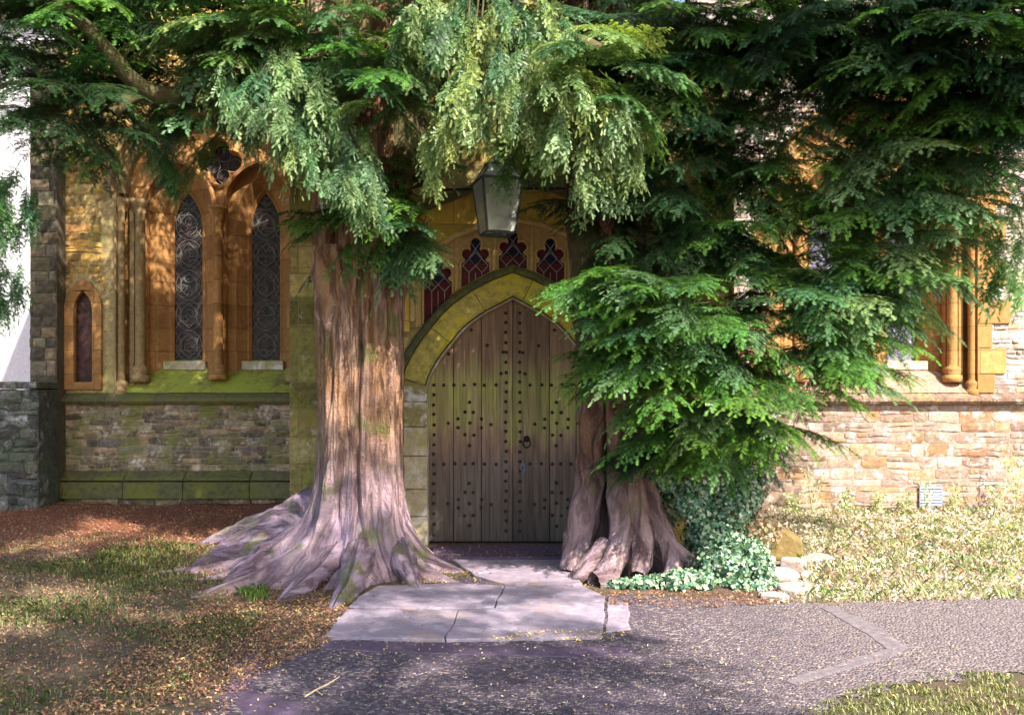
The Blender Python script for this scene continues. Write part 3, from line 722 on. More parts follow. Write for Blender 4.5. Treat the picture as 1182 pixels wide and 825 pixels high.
# voussoirs + jambs round the door
mb = MB(); random.seed(3)
sweep(mb, arc, [(.012, YP+.20), (.012, YP+.0), (.04, YP-.035), (.245, YP-.035), (.245, YP+.02)], lambda: (random.uniform(.8,1.25),)*3, (4, .003))
part(mb, 'door_arch', M['voussoir'], bevel=.004)
for s in (-1, 1):
    z = 0; mb = MB()
    for k, h in enumerate((.30, .28, .34, .30, .26, .17)):
        x0 = DC+s*.881 if s > 0 else DC-s*0-.881-.24
        kk = (1.1, 1.15, 1.25, 1.2, .75, .7)[k]
        mb.box(x0, x0+.24, YP-.03, YP+.2, z+.004, z+h-.004, (kk, kk*.98, kk*(.95 if k < 4 else .6))); z += h
    part(mb, 'door_jamb', M['jamb'], bevel=.008)
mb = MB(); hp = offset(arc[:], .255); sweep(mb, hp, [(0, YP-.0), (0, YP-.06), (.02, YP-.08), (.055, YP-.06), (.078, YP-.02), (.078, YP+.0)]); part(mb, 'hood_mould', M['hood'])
mb = MB(); sweep(mb, door_path, [(-.016, YP+.02), (.0, YP+.0), (.014, YP+.0), (.014, YP+.2), (-.016, YP+.2)]); part(mb, 'door_frame', M['jamb'])
# tracery lights
def light_poly(cx, hw, zb, zt):
    """trefoil-headed light outline"""
    P = [(cx-hw, zb)]; zs = zt-.30
    P += [(cx-hw, zs)]
    P += [(cx-hw*.80, zs+.015), (cx-hw*.72, zs+.04)]
    for i in range(7):
        a = R(235-i*32); P.append((cx-hw*.62+.052*math.cos(a), zs+.095+.055*math.sin(a)))
    for i in range(9):
        a = R(215-i*31.25); P.append((cx+.056*math.cos(a), zs+.19+.075*math.sin(a)))
    for i in range(7):
        a = R(180-53-i*32+10); P.append((cx+hw*.62+.052*math.cos(a), zs+.095+.055*math.sin(a)))
    P += [(cx+hw*.72, zs+.04), (cx+hw*.80, zs+.015), (cx+hw, zs), (cx+hw, zb)]
    return P
lights = []; hw = .146
def ring_z(x):
    for (a, za), (b, zb) in zip(ring, ring[1:]):
        if min(a, b) <= x <= max(a, b): return za+(zb-za)*(x-a)/((b-a) or 1)
    return 2.2
for k in (-2,-1,0,1,2):
    cx = DC+k*.39; zt = {0:3.29, 1:3.215, 2:3.02}[abs(k)]
    zl, zr = ring_z(cx-hw)+.02, ring_z(cx+hw)+.02
    poly = light_poly(cx, hw, 0, zt); poly[0] = (cx-hw, zl); poly[-1] = (cx+hw, zr)
    lights.append((cx, zt, min(zl, zr), poly))
small = []
tr = adopt(plate('tracery_window', [(x, z-.0) for x, z in band], [l[3] for l in lights]+small, YP+.06, .10, M['tracery'], None, .012)); tag(tr, 'low arched tracery window with red and blue glass over the door')
for cx, zt, zb, poly in lights:
    zs = zt-.30
    g = MB(); g.add([(cx-.165, YP+.12, zb-.03), (cx+.165, YP+.12, zb-.03), (cx+.165, YP+.12, zs+.01), (cx-.165, YP+.12, zs+.01)], [(0,1,2,3)])
    g.add([(cx-.165, YP+.122, zs+.06), (cx-.045, YP+.122, zs+.06), (cx-.045, YP+.122, zs+.17), (cx-.165, YP+.122, zs+.17)], [(0,1,2,3)])
    g.add([(cx+.045, YP+.122, zs+.06), (cx+.165, YP+.122, zs+.06), (cx+.165, YP+.122, zs+.17), (cx+.045, YP+.122, zs+.17)], [(0,1,2,3)])
    part(g, 'red_glass', M['red'], tr)
    g = MB(); g.add([(cx-.165, YP+.124, zs-.06), (cx+.165, YP+.124, zs-.06), (cx+.165, YP+.124, zt+.02), (cx-.165, YP+.124, zt+.02)], [(0,1,2,3)]); part(g, 'blue_glass', M['navy'], tr)
    t = MB()
    def ln(a, b):
        pts = [(a[0]+(b[0]-a[0])*i/14, a[1]+(b[1]-a[1])*i/14) for i in range(15)]
        pts = [(x, YP+.108, z) for x, z in pts if inside(x, z, poly)]
        if len(pts) > 1: t.tube([pts[0], pts[-1]], .0045, 5)
    for q in (-.067, 0, .067): ln((cx+q, zb-.05), (cx+q, zs-.09))
    for q in (-.067, .067):
        for e in (-1, 1): ln((cx+q, zs-.09), (cx+q+e*.067, zs-.02)); ln((cx+q+e*.067, zs-.02), (cx+q, zs+.05))
    for e in (-1, 1): ln((cx, zs-.02), (cx+e*.067, zs-.09)); ln((cx, zs-.02), (cx+e*.067, zs+.05)); ln((cx+e*.067, zs+.05), (cx, zs+.12))
    ln((cx-.067, zs+.06), (cx+.05, zs+.22)); ln((cx+.067, zs+.06), (cx-.05, zs+.22))
    part(t, 'leading', M['lead'], tr)
for cx, zt, zb, poly in lights:
    mb = MB(); sweep(mb, poly, [(0, YP+.058), (.0, YP+.045), (.010, YP+.034), (.020, YP+.045), (.022, YP+.061)]); part(mb, 'cusped_rim', M['rim'], tr)
for q in (-1.5,-.5,.5,1.5):
    mb = MB(); x = DC+q*.39; zt = 3.32-.045*abs(q)**2; mb.box(x-.018, x+.018, YP+.02, YP+.07, ring_z(x)+.01, zt-.02)
    part(mb, 'mullion', M['tracery'], tr, bevel=.012)
# dark backing inside
mb = MB(); mb.box(-2.2, 2.2, YP+.40, YP+.44, 0, 5); part(mb, 'inner_wall', M['iron'])
# ---- door leaves
YD = YP+.12
def leaf(edges, lab):
    mb = MB()
    for a, b in zip(edges, edges[1:]):
        n = 8; k = random.uniform(.85, 1.15); a2, b2 = a+.0035, b-.0035; g0 = random.uniform(-.003,.003)
        xs_ = [a2+(b2-a2)*i/n for i in range(n+1)]
        vs = []
        for x in xs_:
            zt = max(.3, door_top(x)-.002)
            vs += [(x, YD+g0, .02), (x, YD+g0, zt), (x, YD+.05, .02), (x, YD+.05, zt)]
        fs = []
        for i in range(n):
            o = i*4; fs += [(o, o+4, o+5, o+1), (o+2, o+3, o+7, o+6), (o+1, o+5, o+7, o+3), (o, o+2, o+6, o+4)]
        fs += [(0,1,3,2), (n*4, n*4+2, n*4+3, n*4+1)]
        mb.add(vs, fs, (k, k*.98, k*.96))
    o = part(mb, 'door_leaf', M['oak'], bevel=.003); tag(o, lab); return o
bx = lambda X: ((440+X/2.5)-PX0)/F*YP
L_edges = [DC-.893, bx(206), bx(288), DC+.0]
R_edges = [DC+.0, bx(487), 2*DC-bx(206)+.04, DC+.893]
random.seed(5)
lL = leaf(L_edges, 'left leaf of the studded door, without a handle'); lR = leaf(R_edges, 'right leaf of the studded door, with ring handle')
stud_me = None
pos = [(149, y) for y in range(285, 740, 29)]+[(360, y) for y in range(74, 730, 29)]
pos += [(x, 285) for x in (178,208,238,268,297,330)]+[(x, 516) for x in (178,210,240,265,298,330)]
cl = [(253,337),(240,365),(265,365),(220,385),(220,410),(253,397),(190,397),(288,385),(288,410),(316,400),(240,432),(265,432),(253,462)]
cl2 = [(x, y+235) for x, y in cl]
pos += cl+cl2+[(345,253),(305,170),(258,125),(352,190),(192,195)]
for leafo, mir in ((lL, 0), (lR, 1)):
    for X, Yp in pos:
        x, z = bx(X), CAMZ-((330+Yp/2.5)-PY0)/F*YP
        if mir: x = 2*DC-x+.002
        if z > door_top(x)-.04 or z < .08: continue
        x += random.uniform(-.004,.004); z += random.uniform(-.005,.005)
        if stud_me is None:
            mb = MB(); n = 8; vs = [(0, -.016, 0)]
            for r, y in ((.010,-.014), (.017,-.006), (.019, .003)):
                vs += [(r*math.cos(2*math.pi*k/n), y, r*math.sin(2*math.pi*k/n)) for k in range(n)]
            fs = [(0, 1+k, 1+(k+1)%n) for k in range(n)]+[(1+i*n+k, 1+(i+1)*n+k, 1+(i+1)*n+(k+1)%n, 1+i*n+(k+1)%n) for i in range(2) for k in range(n)]
            mb.add(vs, fs); o = mb.build('stud', M['stud'], leafo, smooth=True); stud_me = o.data
        else:
            o = bpy.data.objects.new('stud', stud_me); C.objects.link(o); o.parent = leafo
        o.location = (x, YD-.001, z)
hx, hz = px2(608, 507)
mb = MB(); mb.lathe([(.001,0),(.032,0),(.034,.006),(.02,.014),(.014,.03),(.001,.03)], 0, 0, 14)
mb.v = [(hx+x, YD-.002-z, hz+y) for x, y, z in mb.v]
mb.tube([(hx+.036*math.sin(t/16*2*math.pi), YD-.03, hz-.045+.045*math.cos(t/16*2*math.pi)) for t in range(17)], .008, 8)
part(mb, 'ring_handle', M['iron'], lR, smooth=True)
kx, kz = px2(603.5, 541)
mb = MB(); n = 14; o_ = [(.026*math.cos(2*math.pi*k/n)*(1-.25*math.sin(2*math.pi*k/n)), .062*math.sin(2*math.pi*k/n)) for k in range(n)]
mb.add([(kx+a, YD-.008, kz+b) for a, b in o_]+[(kx+a, YD+.003, kz+b) for a, b in o_], [tuple(range(n))]+[(i, (i+1)%n, n+(i+1)%n, n+i) for i in range(n)])
part(mb, 'keyhole_plate', simple('dull_steel', (.10,.115,.14), .5, .5), lR)
mb = MB(); mb.box(kx-.005, kx+.005, YD-.0095, YD-.004, kz-.02, kz+.006); mb.lathe([(.001,.0),(.009,.0),(.009,.002)], 0, 0, 10)
b0 = len(mb.v)-30; mb.v[b0:] = [(kx+x, YD-.0095+z, kz+.012+y) for x, y, z in mb.v[b0:]]
part(mb, 'keyhole', M['iron'], lR)

# ------------------------------------------------------------------ low wall + cottage at the far left
lw = empty('boundary_wall', (-7.5, 10.3, 0)); tag(lw, 'low dark mossy stone wall running off left of the church corner', 'wall')
inv = Matrix.Translation((7.5, -10.3, 0))
mb = MB(); random.seed(11)
masonry(mb, -10.5, -5.56, -.1, 1.62, 10.25, (.10,.20), (.15,.4), .006, .03, PAL_LOW, None, .015, 1); mb.box(-10.5, -5.56, 10.256, 10.7, -.2, 1.6, (.7,.7,.7))
o = mb.build('masonry', M['lowwall'], lw); o.matrix_parent_inverse = inv
mb = MB(); x = -10.5
while x < -5.6: b = min(x+random.uniform(.3,.55), -5.56); mb.box(x+.005, b-.005, 10.2, 10.75, 1.62, 1.69+random.uniform(0,.015), (.8,.8,.8), .006); x = b
o = mb.build('coping', M['lowwall'], lw, bevel=.01); o.matrix_parent_inverse = inv
ct = empty('cottage', (-12.5, 17, 0)); tag(ct, 'white lime rendered cottage in full sun beyond the low mossy wall', 'cottage')
inv2 = Matrix.Translation((12.5, -17, 0))
def cpart(mb, nm, m, **k): o = mb.build(nm, m, ct, **k); o.matrix_parent_inverse = inv2; return o
pl = plate('wall', [(-18,-.2),(-8.2,-.2),(-8.2,8.6),(-18,8.6)], [[(-15.4,3.4),(-14.4,3.4),(-14.4,4.7),(-15.4,4.7)], [(-15.4,.9),(-14.4,.9),(-14.4,2.2),(-15.4,2.2)]], 16, .3, M['render'], ct); pl.matrix_parent_inverse = inv2
mb = MB(); mb.box(-18, -17.7, 16.3, 21, -.2, 8.6); mb.box(-8.5, -8.2, 16.3, 21, -.2, 8.6); mb.box(-18, -8.2, 21, 21.3, -.2, 8.6); cpart(mb, 'wall', M['render'])
mb = MB(); mb.add([(-18.4,15.6,8.5),(-7.8,15.6,8.5),(-7.8,18.6,11.6),(-18.4,18.6,11.6),(-7.8,21.6,8.5),(-18.4,21.6,8.5)], [(0,1,2,3),(3,2,4,5),(0,3,5),(1,4,2)]); cpart(mb, 'roof', M['butt'])
for z in (3.4, .9):
    mb = MB()
    for a in ((-15.4,-15.34),(-14.93,-14.87),(-14.46,-14.4)): mb.box(a[0], a[1], 16.08, 16.14, z, z+1.3)
    for b in (z, z+.62, z+1.24): mb.box(-15.4, -14.4, 16.09, 16.13, b, b+.06)
    wf = cpart(mb, 'window', M['milk'])
    g = MB(); g.add([(-15.4,16.12,z),(-14.4,16.12,z),(-14.4,16.12,z+1.3),(-15.4,16.12,z+1.3)], [(0,1,2,3)]); g.build('pane', M['navy'], wf)

# ------------------------------------------------------------------ lantern
YLn = 8.35; lc = at(574, 234, YLn)
lan = empty('lantern', lc); tag(lan, 'old square glass lantern hanging in front of the arch above the door', 'lantern')
def lp(z, h, rot=R(17)): return [Vector((a*h*math.cos(rot)-b*h*math.sin(rot), a*h*math.sin(rot)+b*h*math.cos(rot), z)) for a, b in ((-1,-1),(1,-1),(1,1),(-1,1))]
s_ = YLn/F
zt, zm, zb_ = 42*s_, 24*s_, -36*s_     # roof top, shoulder, foot
ht, hm, hb = .105, .195, .135
A, B, D = lp(zt, ht), lp(zm, hm), lp(zb_, hb)
mb = MB()
for P, Q in ((A, B), (B, D)):
    for i in range(4): mb.tube([P[i], Q[i]], .0135 if P is B else .010, 4)
for P, r in ((A, .012), (B, .017), (D, .016)):
    for i in range(4): mb.tube([P[i], P[(i+1)%4]], r, 4)
mb.tube([D[0]*.99, D[2]*.99], .006, 4); mb.tube([D[1]*.99, D[3]*.99], .006, 4)
mb.build('frame', M['copper'], lan)
for i in range(4):
    g = MB(); g.add([A[i], A[(i+1)%4], B[(i+1)%4], B[i]], [(0,1,2,3)]); g.build('roof_pane', M['milk'], lan)
    g = MB(); g.add([B[i], B[(i+1)%4], D[(i+1)%4], D[i]], [(0,1,2,3)]); g.build('pane', M['clear'], lan)
mb = MB(); mb.lathe([(.125, zt), (.13, zt+.01), (.09, zt+.03), (.05, zt+.05), (.03, zt+.06), (.035, zt+.08), (.018, zt+.10), (.012, zt+.13)], 0, 0, 16); mb.build('cap', M['copper'], lan, smooth=True)
mb = MB(); mb.lathe([(.02, -.02), (.05, .02), (.065, .08), (.055, .14), (.03, .17), (.02, .18)], 0, 0, 16); mb.build('globe', M['milk'], lan, smooth=True)
mb = MB(); mb.lathe([(.012,-.25),(.012,-.02),(.03,-.01)], 0, 0, 8); mb.build('lamp_holder', M['copper'], lan)
# hanging rod and iron bars
rod = MB()
p0 = lc+Vector((0,0,zt+.12))
rod.tube([p0, p0+Vector((0,.0,.16)), p0+Vector((0.01,.02,.95)), p0+Vector((.01,.02,1.7))], [.011]*4, 6)
rod.tube([lc+Vector((.11,.12,zt+.02)), lc+Vector((.145,.3,.62)), lc+Vector((.17,.4,1.6))], .007, 6)
o = rod.build('hanging_rod', M['iron']); tag(o, 'thin dark iron rod and stay the lantern hangs from, above its cap', 'rod')
bar = MB(); a, b = at(507, 219, 8.7), at(702, 217, 8.7); bar.tube([a, a.lerp(b,.5), b], .013, 8); bar.tube([b, b+Vector((.02,.3,0))], .012, 8); bar.tube([a, a+Vector((0,.3,0))], .012, 8)
o = bar.build('tie_bar', M['iron']); tag(o, 'horizontal black iron bar crossing the porch front behind the lantern', 'iron bar')

# ------------------------------------------------------------------ yew trees
def fbm(x, y, z, o=3):
    return noise.fractal(Vector((x, y, z)), .8, 2.0, o)
def trunk_mesh(name, cx, cy, rt, hmax, Afun, hdec, seed, m, parent, lean=(0,0), nth=320, nz=170, flutes=(), rootn=9, crack=None):
    V = np.zeros((nz, nth, 3)); UV = np.zeros((nz, nth, 2))
    for i in range(nz):
        u = i/(nz-1); z = hmax*(u**1.9)
        for k in range(nth):
            th = 2*math.pi*k/nth; thw = th+.10*math.sin(z*1.3+seed)+.35*noise.noise(Vector((math.cos(th)*1.4+seed, math.sin(th)*1.4, z*.9)))*math.exp(-z*.5)
            c, s = math.cos(thw), math.sin(thw)
            r = rt(z)
            fl = 0
            for q, (nf, af) in enumerate(flutes): fl += af*(1-2*abs(math.sin(nf*thw/2+q*1.7+seed))**.8)
            r *= 1+fl*(.6+.4*math.exp(-z))
            r += .045*noise.noise(Vector((c*2.2+seed, s*2.2, z*.55)))
            r += .026*noise.noise(Vector((c*9+.5*z, s*9, z*1.1+seed)))+.014*(1-2*abs(noise.noise(Vector((c*19+.4*z, s*19, z*1.6)))))+.008*noise.noise(Vector((c*34, s*34, z*5)))
            A = Afun(th)
            rid = 1-abs(math.sin(rootn*thw/2+1.8*noise.noise(Vector((c*1.1, s*1.1, seed))))) ; rid2 = 1-abs(math.sin(rootn*1.27*thw+2.1+3*noise.noise(Vector((c*2, s*2, seed+5)))))
            e = math.exp(-z/hdec); e2 = math.exp(-z/(hdec*.45))
            r += A*e*(.50+.62*rid)+A*e2*(.36*rid2+.30*noise.noise(Vector((c*5, s*5, z*6+seed))))
            r += e*.07*noise.noise(Vector((c*6+seed, s*6, z*5)))+e*.045*(1-2*abs(noise.noise(Vector((c*(6+r*7), s*(6+r*7), z*7)))))
            for ca, cd, cw in (crack or ()):
                dth = abs((th-ca-cw*math.sin(z*1.5+ca)-.22*noise.noise(Vector((z*1.7, ca, 4)))+math.pi)%(2*math.pi)-math.pi)
                r -= cd*(.65+.7*noise.noise(Vector((z*2.1, ca, 9))))*math.exp(-(dth/.06)**2)*(1-.3*e)
            zz = z
            V[i, k] = (cx+lean[0]*z+r*math.cos(th), cy+lean[1]*z+r*math.sin(th), zz-.04)
            UV[i, k] = (k/nth, z+ (r-rt(z)))
    I = np.arange(nz-1)[:, None]*nth; K = np.arange(nth)[None, :]
    Fc = np.stack([I+K, I+(K+1)%nth, I+nth+(K+1)%nth, I+nth+K], -1).reshape(-1, 4)
    UVf = UV.reshape(-1, 2); o = np_mesh(name, V.reshape(-1, 3), Fc, None, m, parent, True, UVf); return o
def root_tube(pts, rad, m, parent, name='root', n=26, sub=16):
    P = []; Rr = []
    pts = [Vector(p) for p in pts]
    for i in range(len(pts)-1):
        p0 = pts[max(i-1,0)]; p1 = pts[i]; p2 = pts[i+1]; p3 = pts[min(i+2, len(pts)-1)]
        for q in range(sub):
            t = q/sub; P.append(.5*((2*p1)+(-p0+p2)*t+(2*p0-5*p1+4*p2-p3)*t*t+(-p0+3*p1-3*p2+p3)*t**3)); Rr.append(rad[i]+(rad[i+1]-rad[i])*t)
    P.append(pts[-1]); Rr.append(rad[-1]); L = 0; V = []; UV = []; a = None
    for i, p in enumerate(P):
        t = (P[min(i+1, len(P)-1)]-P[max(i-1, 0)]).normalized(); a = t.cross(Vector((.3,.9,.2))) if a is None else a-t*a.dot(t)
        if a.length < .05: a = t.cross(Vector((1,0,0)))
        a.normalize(); b = t.cross(a)
        if i: L += (p-P[i-1]).length
        for k in range(n):
            th = 2*math.pi*k/n; d = a*math.cos(th)+b*math.sin(th)
            rr = Rr[i]*(1+.30*noise.noise(p*4+d*1.2)+.22*(1-2*abs(noise.noise(p*3+d*3.2)))+.10*noise.noise(p*14+d*5)); V.append(p+d*rr); UV.append((k/n*Rr[i]*1.2, L))
    V = np.array([tuple(v) for v in V]); m_ = len(P)
    I = np.arange(m_-1)[:, None]*n; K = np.arange(n)[None, :]
    Fc = np.stack([I+K, I+(K+1)%n, I+n+(K+1)%n, I+n+K], -1).reshape(-1, 4)
    return np_mesh(name, V, Fc, None, m, parent, True, np.array(UV))
def limb(pts, rad, m, parent, name='branch'): return root_tube(pts, rad, m, parent, name, 10, 8)

# left tree
TL = (-1.395, 8.02)
ltree = empty('yew_tree', (TL[0], TL[1], 0)); tag(ltree, 'massive old yew with fluted trunk and spreading lilac roots, left of the door', 'tree')
rtree = empty('yew_tree', (.95, 8.15, 0)); tag(rtree, 'old yew with low dark green boughs and ivied foot, right of the door', 'tree')
def A_left(th):
    c, s = math.cos(th), math.sin(th)
    left = max(0, -c); front = max(0, -s); right = max(0, c); back = max(0, s)
    return .22+.80*left**1.2+.58*front**1.2+.20*right+.02*back
def rt_left(z): return .375+.09*math.exp(-z*1.4)+.035*max(0, z-2.0)
tl = trunk_mesh('trunk', 0, 0, rt_left, 5.6, A_left, .21, 2.3, M['bark'], ltree, (-.002,.0), 380, 200, ((5,.075),(9,.035)), 9, ((R(278), .12, .06), (R(312), .07, .08), (R(238), .06, .1), (R(258), .035, .12), (R(295), .03, .1)))
random.seed(21)
def groundroot(pp, rad, m, tree, lift=.0):
    T = tree.location
    pts = []
    for i, (px, py, dz) in enumerate(pp):
        x, y = gp(px, py)
        if y > 8.75: y = 8.75-.1*i; x = (px-PX0)/F*y; pts.append((x-T.x, y-T.y, CAMZ-(py-PY0)/F*y))
        else: pts.append((x-T.x, y-T.y, float(gz(x, y))+dz))
    return root_tube(pts, rad, m, tree, 'root')
def aroot(pts, rad, tree=ltree): return root_tube([at(*p)-tree.location for p in pts], rad, M['bark'], tree, 'root')
aroot([(390,640,8.0),(332,625,8.2),(288,634,8.2),(252,645,8.1),(222,654,8.0)], [.24,.15,.11,.07,.02])
aroot([(380,620,8.2),(345,610,8.4),(305,618,8.5),(268,630,8.5),(238,641,8.5)], [.22,.15,.11,.08,.02])
groundroot([(380,645,.30),(325,650,.12),(285,664,.02),(255,678,-.06)], [.20,.15,.10,.04], M['bark'], ltree)
groundroot([(395,655,.25),(372,672,.10),(345,684,.03),(318,694,-.05)], [.15,.10,.07,.03], M['bark'], ltree)
groundroot([(415,660,.22),(405,684,.08),(395,694,.02),(380,706,-.05)], [.14,.09,.07,.03], M['bark'], ltree)
aroot([(395,600,8.1),(362,586,8.4),(330,597,8.55),(296,608,8.7),(258,620,8.85),(222,634,8.9)], [.24,.17,.13,.10,.07,.02])
groundroot([(455,655,.22),(470,668,.08),(478,678,.0),(486,688,-.06)], [.13,.09,.06,.03], M['bark'], ltree)
# sawn stub on the left of the trunk
st = at(383, 300, 7.75)-ltree.location
root_tube([st+Vector((.05,.2,-1.0)), st+Vector((.0,.05,-.5)), st+Vector((0,-.02,-.1)), st+Vector((0,-.03,.12))], [.10,.12,.13,.125], M['bark'], ltree, 'sawn_stub')
mb = MB(); mb.lathe([(.001,.125),(.115,.12),(.13,.10)], st.x, st.y-.03, 16); mb.build('cut_face', M['cut'], ltree)

def A_right(th):
    c, s = math.cos(th), math.sin(th)
    return .08+.42*max(0, c)**1.8+.22*max(0, -s)**1.3+.10*max(0, -c)
def rt_right(z): return .245+.03*math.exp(-z*1.5)+.02*max(0, z-2.0)
trk = trunk_mesh('trunk', 0, 0, rt_right, 5.2, A_right, .30, 6.1, M['bark2'], rtree, (-.04,.0), 260, 150, ((4,.11),(7,.05)), 7, ((R(255), .13, .08), (R(290), .07, .1), (R(225), .06, .1)))
T = rtree.location
def rr(pts, rad): return root_tube([at(*p)-T for p in pts], rad, M['bark2'], rtree, 'root')
rr([(688,400,8.15),(680,560,7.85),(668,630,7.7),(660,662,7.6)], [.10,.11,.11,.09])
rr([(712,400,8.1),(716,560,7.7),(716,620,7.45),(700,665,7.2),(686,672,7.1)], [.10,.095,.09,.085,.07])
rr([(725,420,8.15),(745,560,7.8),(765,620,7.6),(808,655,7.4)], [.10,.10,.08,.04])
rr([(715,480,8.0),(738,620,7.5),(735,665,7.25)], [.10,.10,.06])
rr([(700,630,7.5),(672,662,7.3),(660,668,7.35)], [.09,.08,.04])
rr([(735,540,8.0),(775,640,7.5),(770,668,7.3)], [.08,.07,.04])

# ---------------- foliage
def shoot(P, D, N, L, step, nl, nw, out, cbase):
    """flat needle shoot: origin P, direction D, plane normal N"""
    S_ = np.cross(N, D); n = max(2, int(L/step)); 
    t = (np.arange(n)+.5)/n
    prof = np.clip(np.minimum(1.0, .55+2.2*t)*np.where(t > .8, 1-(t-.8)*2.0, 1), .3, 1)
    c = P+D*(t*L)[:, None]+N*(-.12*L*t*t)[:, None]
    for s in (-1, 1):
        ln = nl*prof*rng.uniform(.85, 1.15, n)
        tip = c+(S_*s*.88+D*.48)*ln[:, None]+N*(rng.uniform(-.15,.25,n)*ln)[:, None]
        a = c-D*nw/2; b = c+D*nw/2
        out[0].append(np.stack([a, b, tip], 1)); 
        v = (cbase+.45*t)
        out[1].append(np.stack([v, v, v+.12], 1))
def bough_template(seed, L=1.0, ntw=20, droop=.22, spread=55, twl=.42, step=.014, nl=.034, nw=.0145, tdroop=.25, shl=.11, shstep=.045, round_=False):
    global rng
    rng = np.random.default_rng(seed); out = ([], []); stems = MB()
    def axis(t): return np.array([L*t, .05*math.sin(t*5+seed), -droop*t*t])
    ax = [axis(i/10) for i in range(11)]; stems.tube(ax, [.008*(1-.8*i/10) for i in range(11)], 4)
    for i in range(ntw):
        t = .12+.88*i/(ntw-1); P0 = axis(t); side = 1 if i % 2 else -1
        if i == ntw-1: side = 0
        ang = R(spread)*side*rng.uniform(.75, 1.2)*(1.05-.35*t)
        ln = twl*(math.sin(min(1, t*1.25)*math.pi*.80)*.8+.28)*rng.uniform(.7, 1.2)
        D0 = np.array([math.cos(ang), math.sin(ang), rng.uniform(-.15,.1)-droop*t]); D0 /= np.linalg.norm(D0)
        if round_:
            q_ = rng.uniform(0, 6.28); D0 = np.array([D0[0], D0[1]*math.cos(q_), D0[1]*math.sin(q_)]); D0 /= np.linalg.norm(D0)
        N = np.array([rng.uniform(-.25,.25), rng.uniform(-.25,.25), 1.0]); N -= D0*N.dot(D0); N /= np.linalg.norm(N)
        S_ = np.cross(N, D0); k = max(3, int(ln/shstep)); pts = []
        for j in range(k+1):
            u = j/k; p = P0+D0*ln*u+np.array([0,0,-1])*tdroop*ln*u*u+S_*.02*math.sin(u*4+i); pts.append(p)
        stems.tube(pts[::2]+[pts[-1]], [.0022]*(len(pts[::2])+1), 3)
        for j in range(k):
            u = (j+.3)/k; p = pts[j]; d = pts[j+1]-pts[j]; d = d/np.linalg.norm(d)
            s = 1 if j % 2 else -1
            for s2 in ((s,) if rng.random() < .45 else (s, -s)):
                a = R(48)*s2*rng.uniform(.7,1.25); dd = d*math.cos(a)+S_*math.sin(a); dd = dd+np.array([0,0,-1])*rng.uniform(-.15,.3); dd /= np.linalg.norm(dd)
                nn = N+rng.uniform(-.3,.3,3); nn -= dd*nn.dot(dd); nn /= np.linalg.norm(nn)
                shoot(p, dd, nn, shl*(1-.45*u)*rng.uniform(.6,1.25), step, nl, nw, out, .05+.3*u*t+rng.uniform(-.08,.08))
        d = pts[-1]-pts[-2]; d /= np.linalg.norm(d)
        shoot(pts[-1], d, N, shl*.8, step, nl, nw, out, .35)
        shoot(pts[k//2], (pts[-1]-pts[k//2])/np.linalg.norm(pts[-1]-pts[k//2]), N, ln*.5, step*1.4, nl*.8, nw, out, .1)
    V = np.concatenate(out[0]).reshape(-1, 3); c = np.concatenate(out[1]).reshape(-1)
    sv = np.array([tuple(v) for v in stems.v]); sf = []
    for f in stems.f:
        for q in range(1, len(f)-1): sf.append((f[0], f[q], f[q+1]))
    return V, c, sv, np.array(sf)
flat = [bough_template(s) for s in (1,2,3,4,5)]
hang = [bough_template(s, 1.0, 12, .10, 38, .50, .016, .042, .017, .45, .16, .075, True) for s in (11,12,13,14,15,16)]
coarse = [bough_template(s, 1.0, 12, .2, 55, .45, .05, .06, .034, .25, .16, .10) for s in (21,22,23)]
TONES = {  # old, young needle; brighter tones go on sunlit boughs, dark on shaded
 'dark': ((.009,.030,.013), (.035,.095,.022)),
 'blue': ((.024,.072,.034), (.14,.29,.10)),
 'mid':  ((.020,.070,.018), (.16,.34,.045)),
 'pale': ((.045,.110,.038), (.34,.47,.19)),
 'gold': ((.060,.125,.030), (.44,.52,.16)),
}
class Crown:
    def __init__(s): s.V = []; s.C = []; s.SV = []; s.SF = []; s.nb = 0; s.n = 0
    def bough(s, P, d, size, kind, tone, roll=0):
        T_ = {'flat': flat, 'hang': hang, 'coarse': coarse}[kind]; V, c, sv, sf = T_[random.randrange(len(T_))]
        d = Vector(d).normalized(); up = Vector((0,0,1))
        if abs(d.z) > .93: up = Vector((random.uniform(-1,1), random.uniform(-1,-.2), .2)).normalized()
        y = up.cross(d).normalized(); z = d.cross(y)
        q = Matrix.Rotation(roll, 3, d); y = q @ y; z = q @ z
        Mx = np.array([d, y, z])*size; P = np.array(P)
        s.V.append(V @ Mx+P)
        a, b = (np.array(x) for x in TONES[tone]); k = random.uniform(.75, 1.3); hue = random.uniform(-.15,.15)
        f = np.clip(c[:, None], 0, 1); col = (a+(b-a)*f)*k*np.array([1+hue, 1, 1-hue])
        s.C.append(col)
        s.SV.append(sv @ Mx+P); s.SF.append(sf+s.nb); s.nb += len(sv)
    def build(s, parent, name='crown'):
        if not s.V: return
        V = np.concatenate(s.V); off = np.array(parent.location)
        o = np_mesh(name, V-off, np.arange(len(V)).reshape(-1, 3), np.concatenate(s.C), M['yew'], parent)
        np_mesh('twigs', np.concatenate(s.SV)-off, np.concatenate(s.SF), None, M['twigd'], parent)
        return o
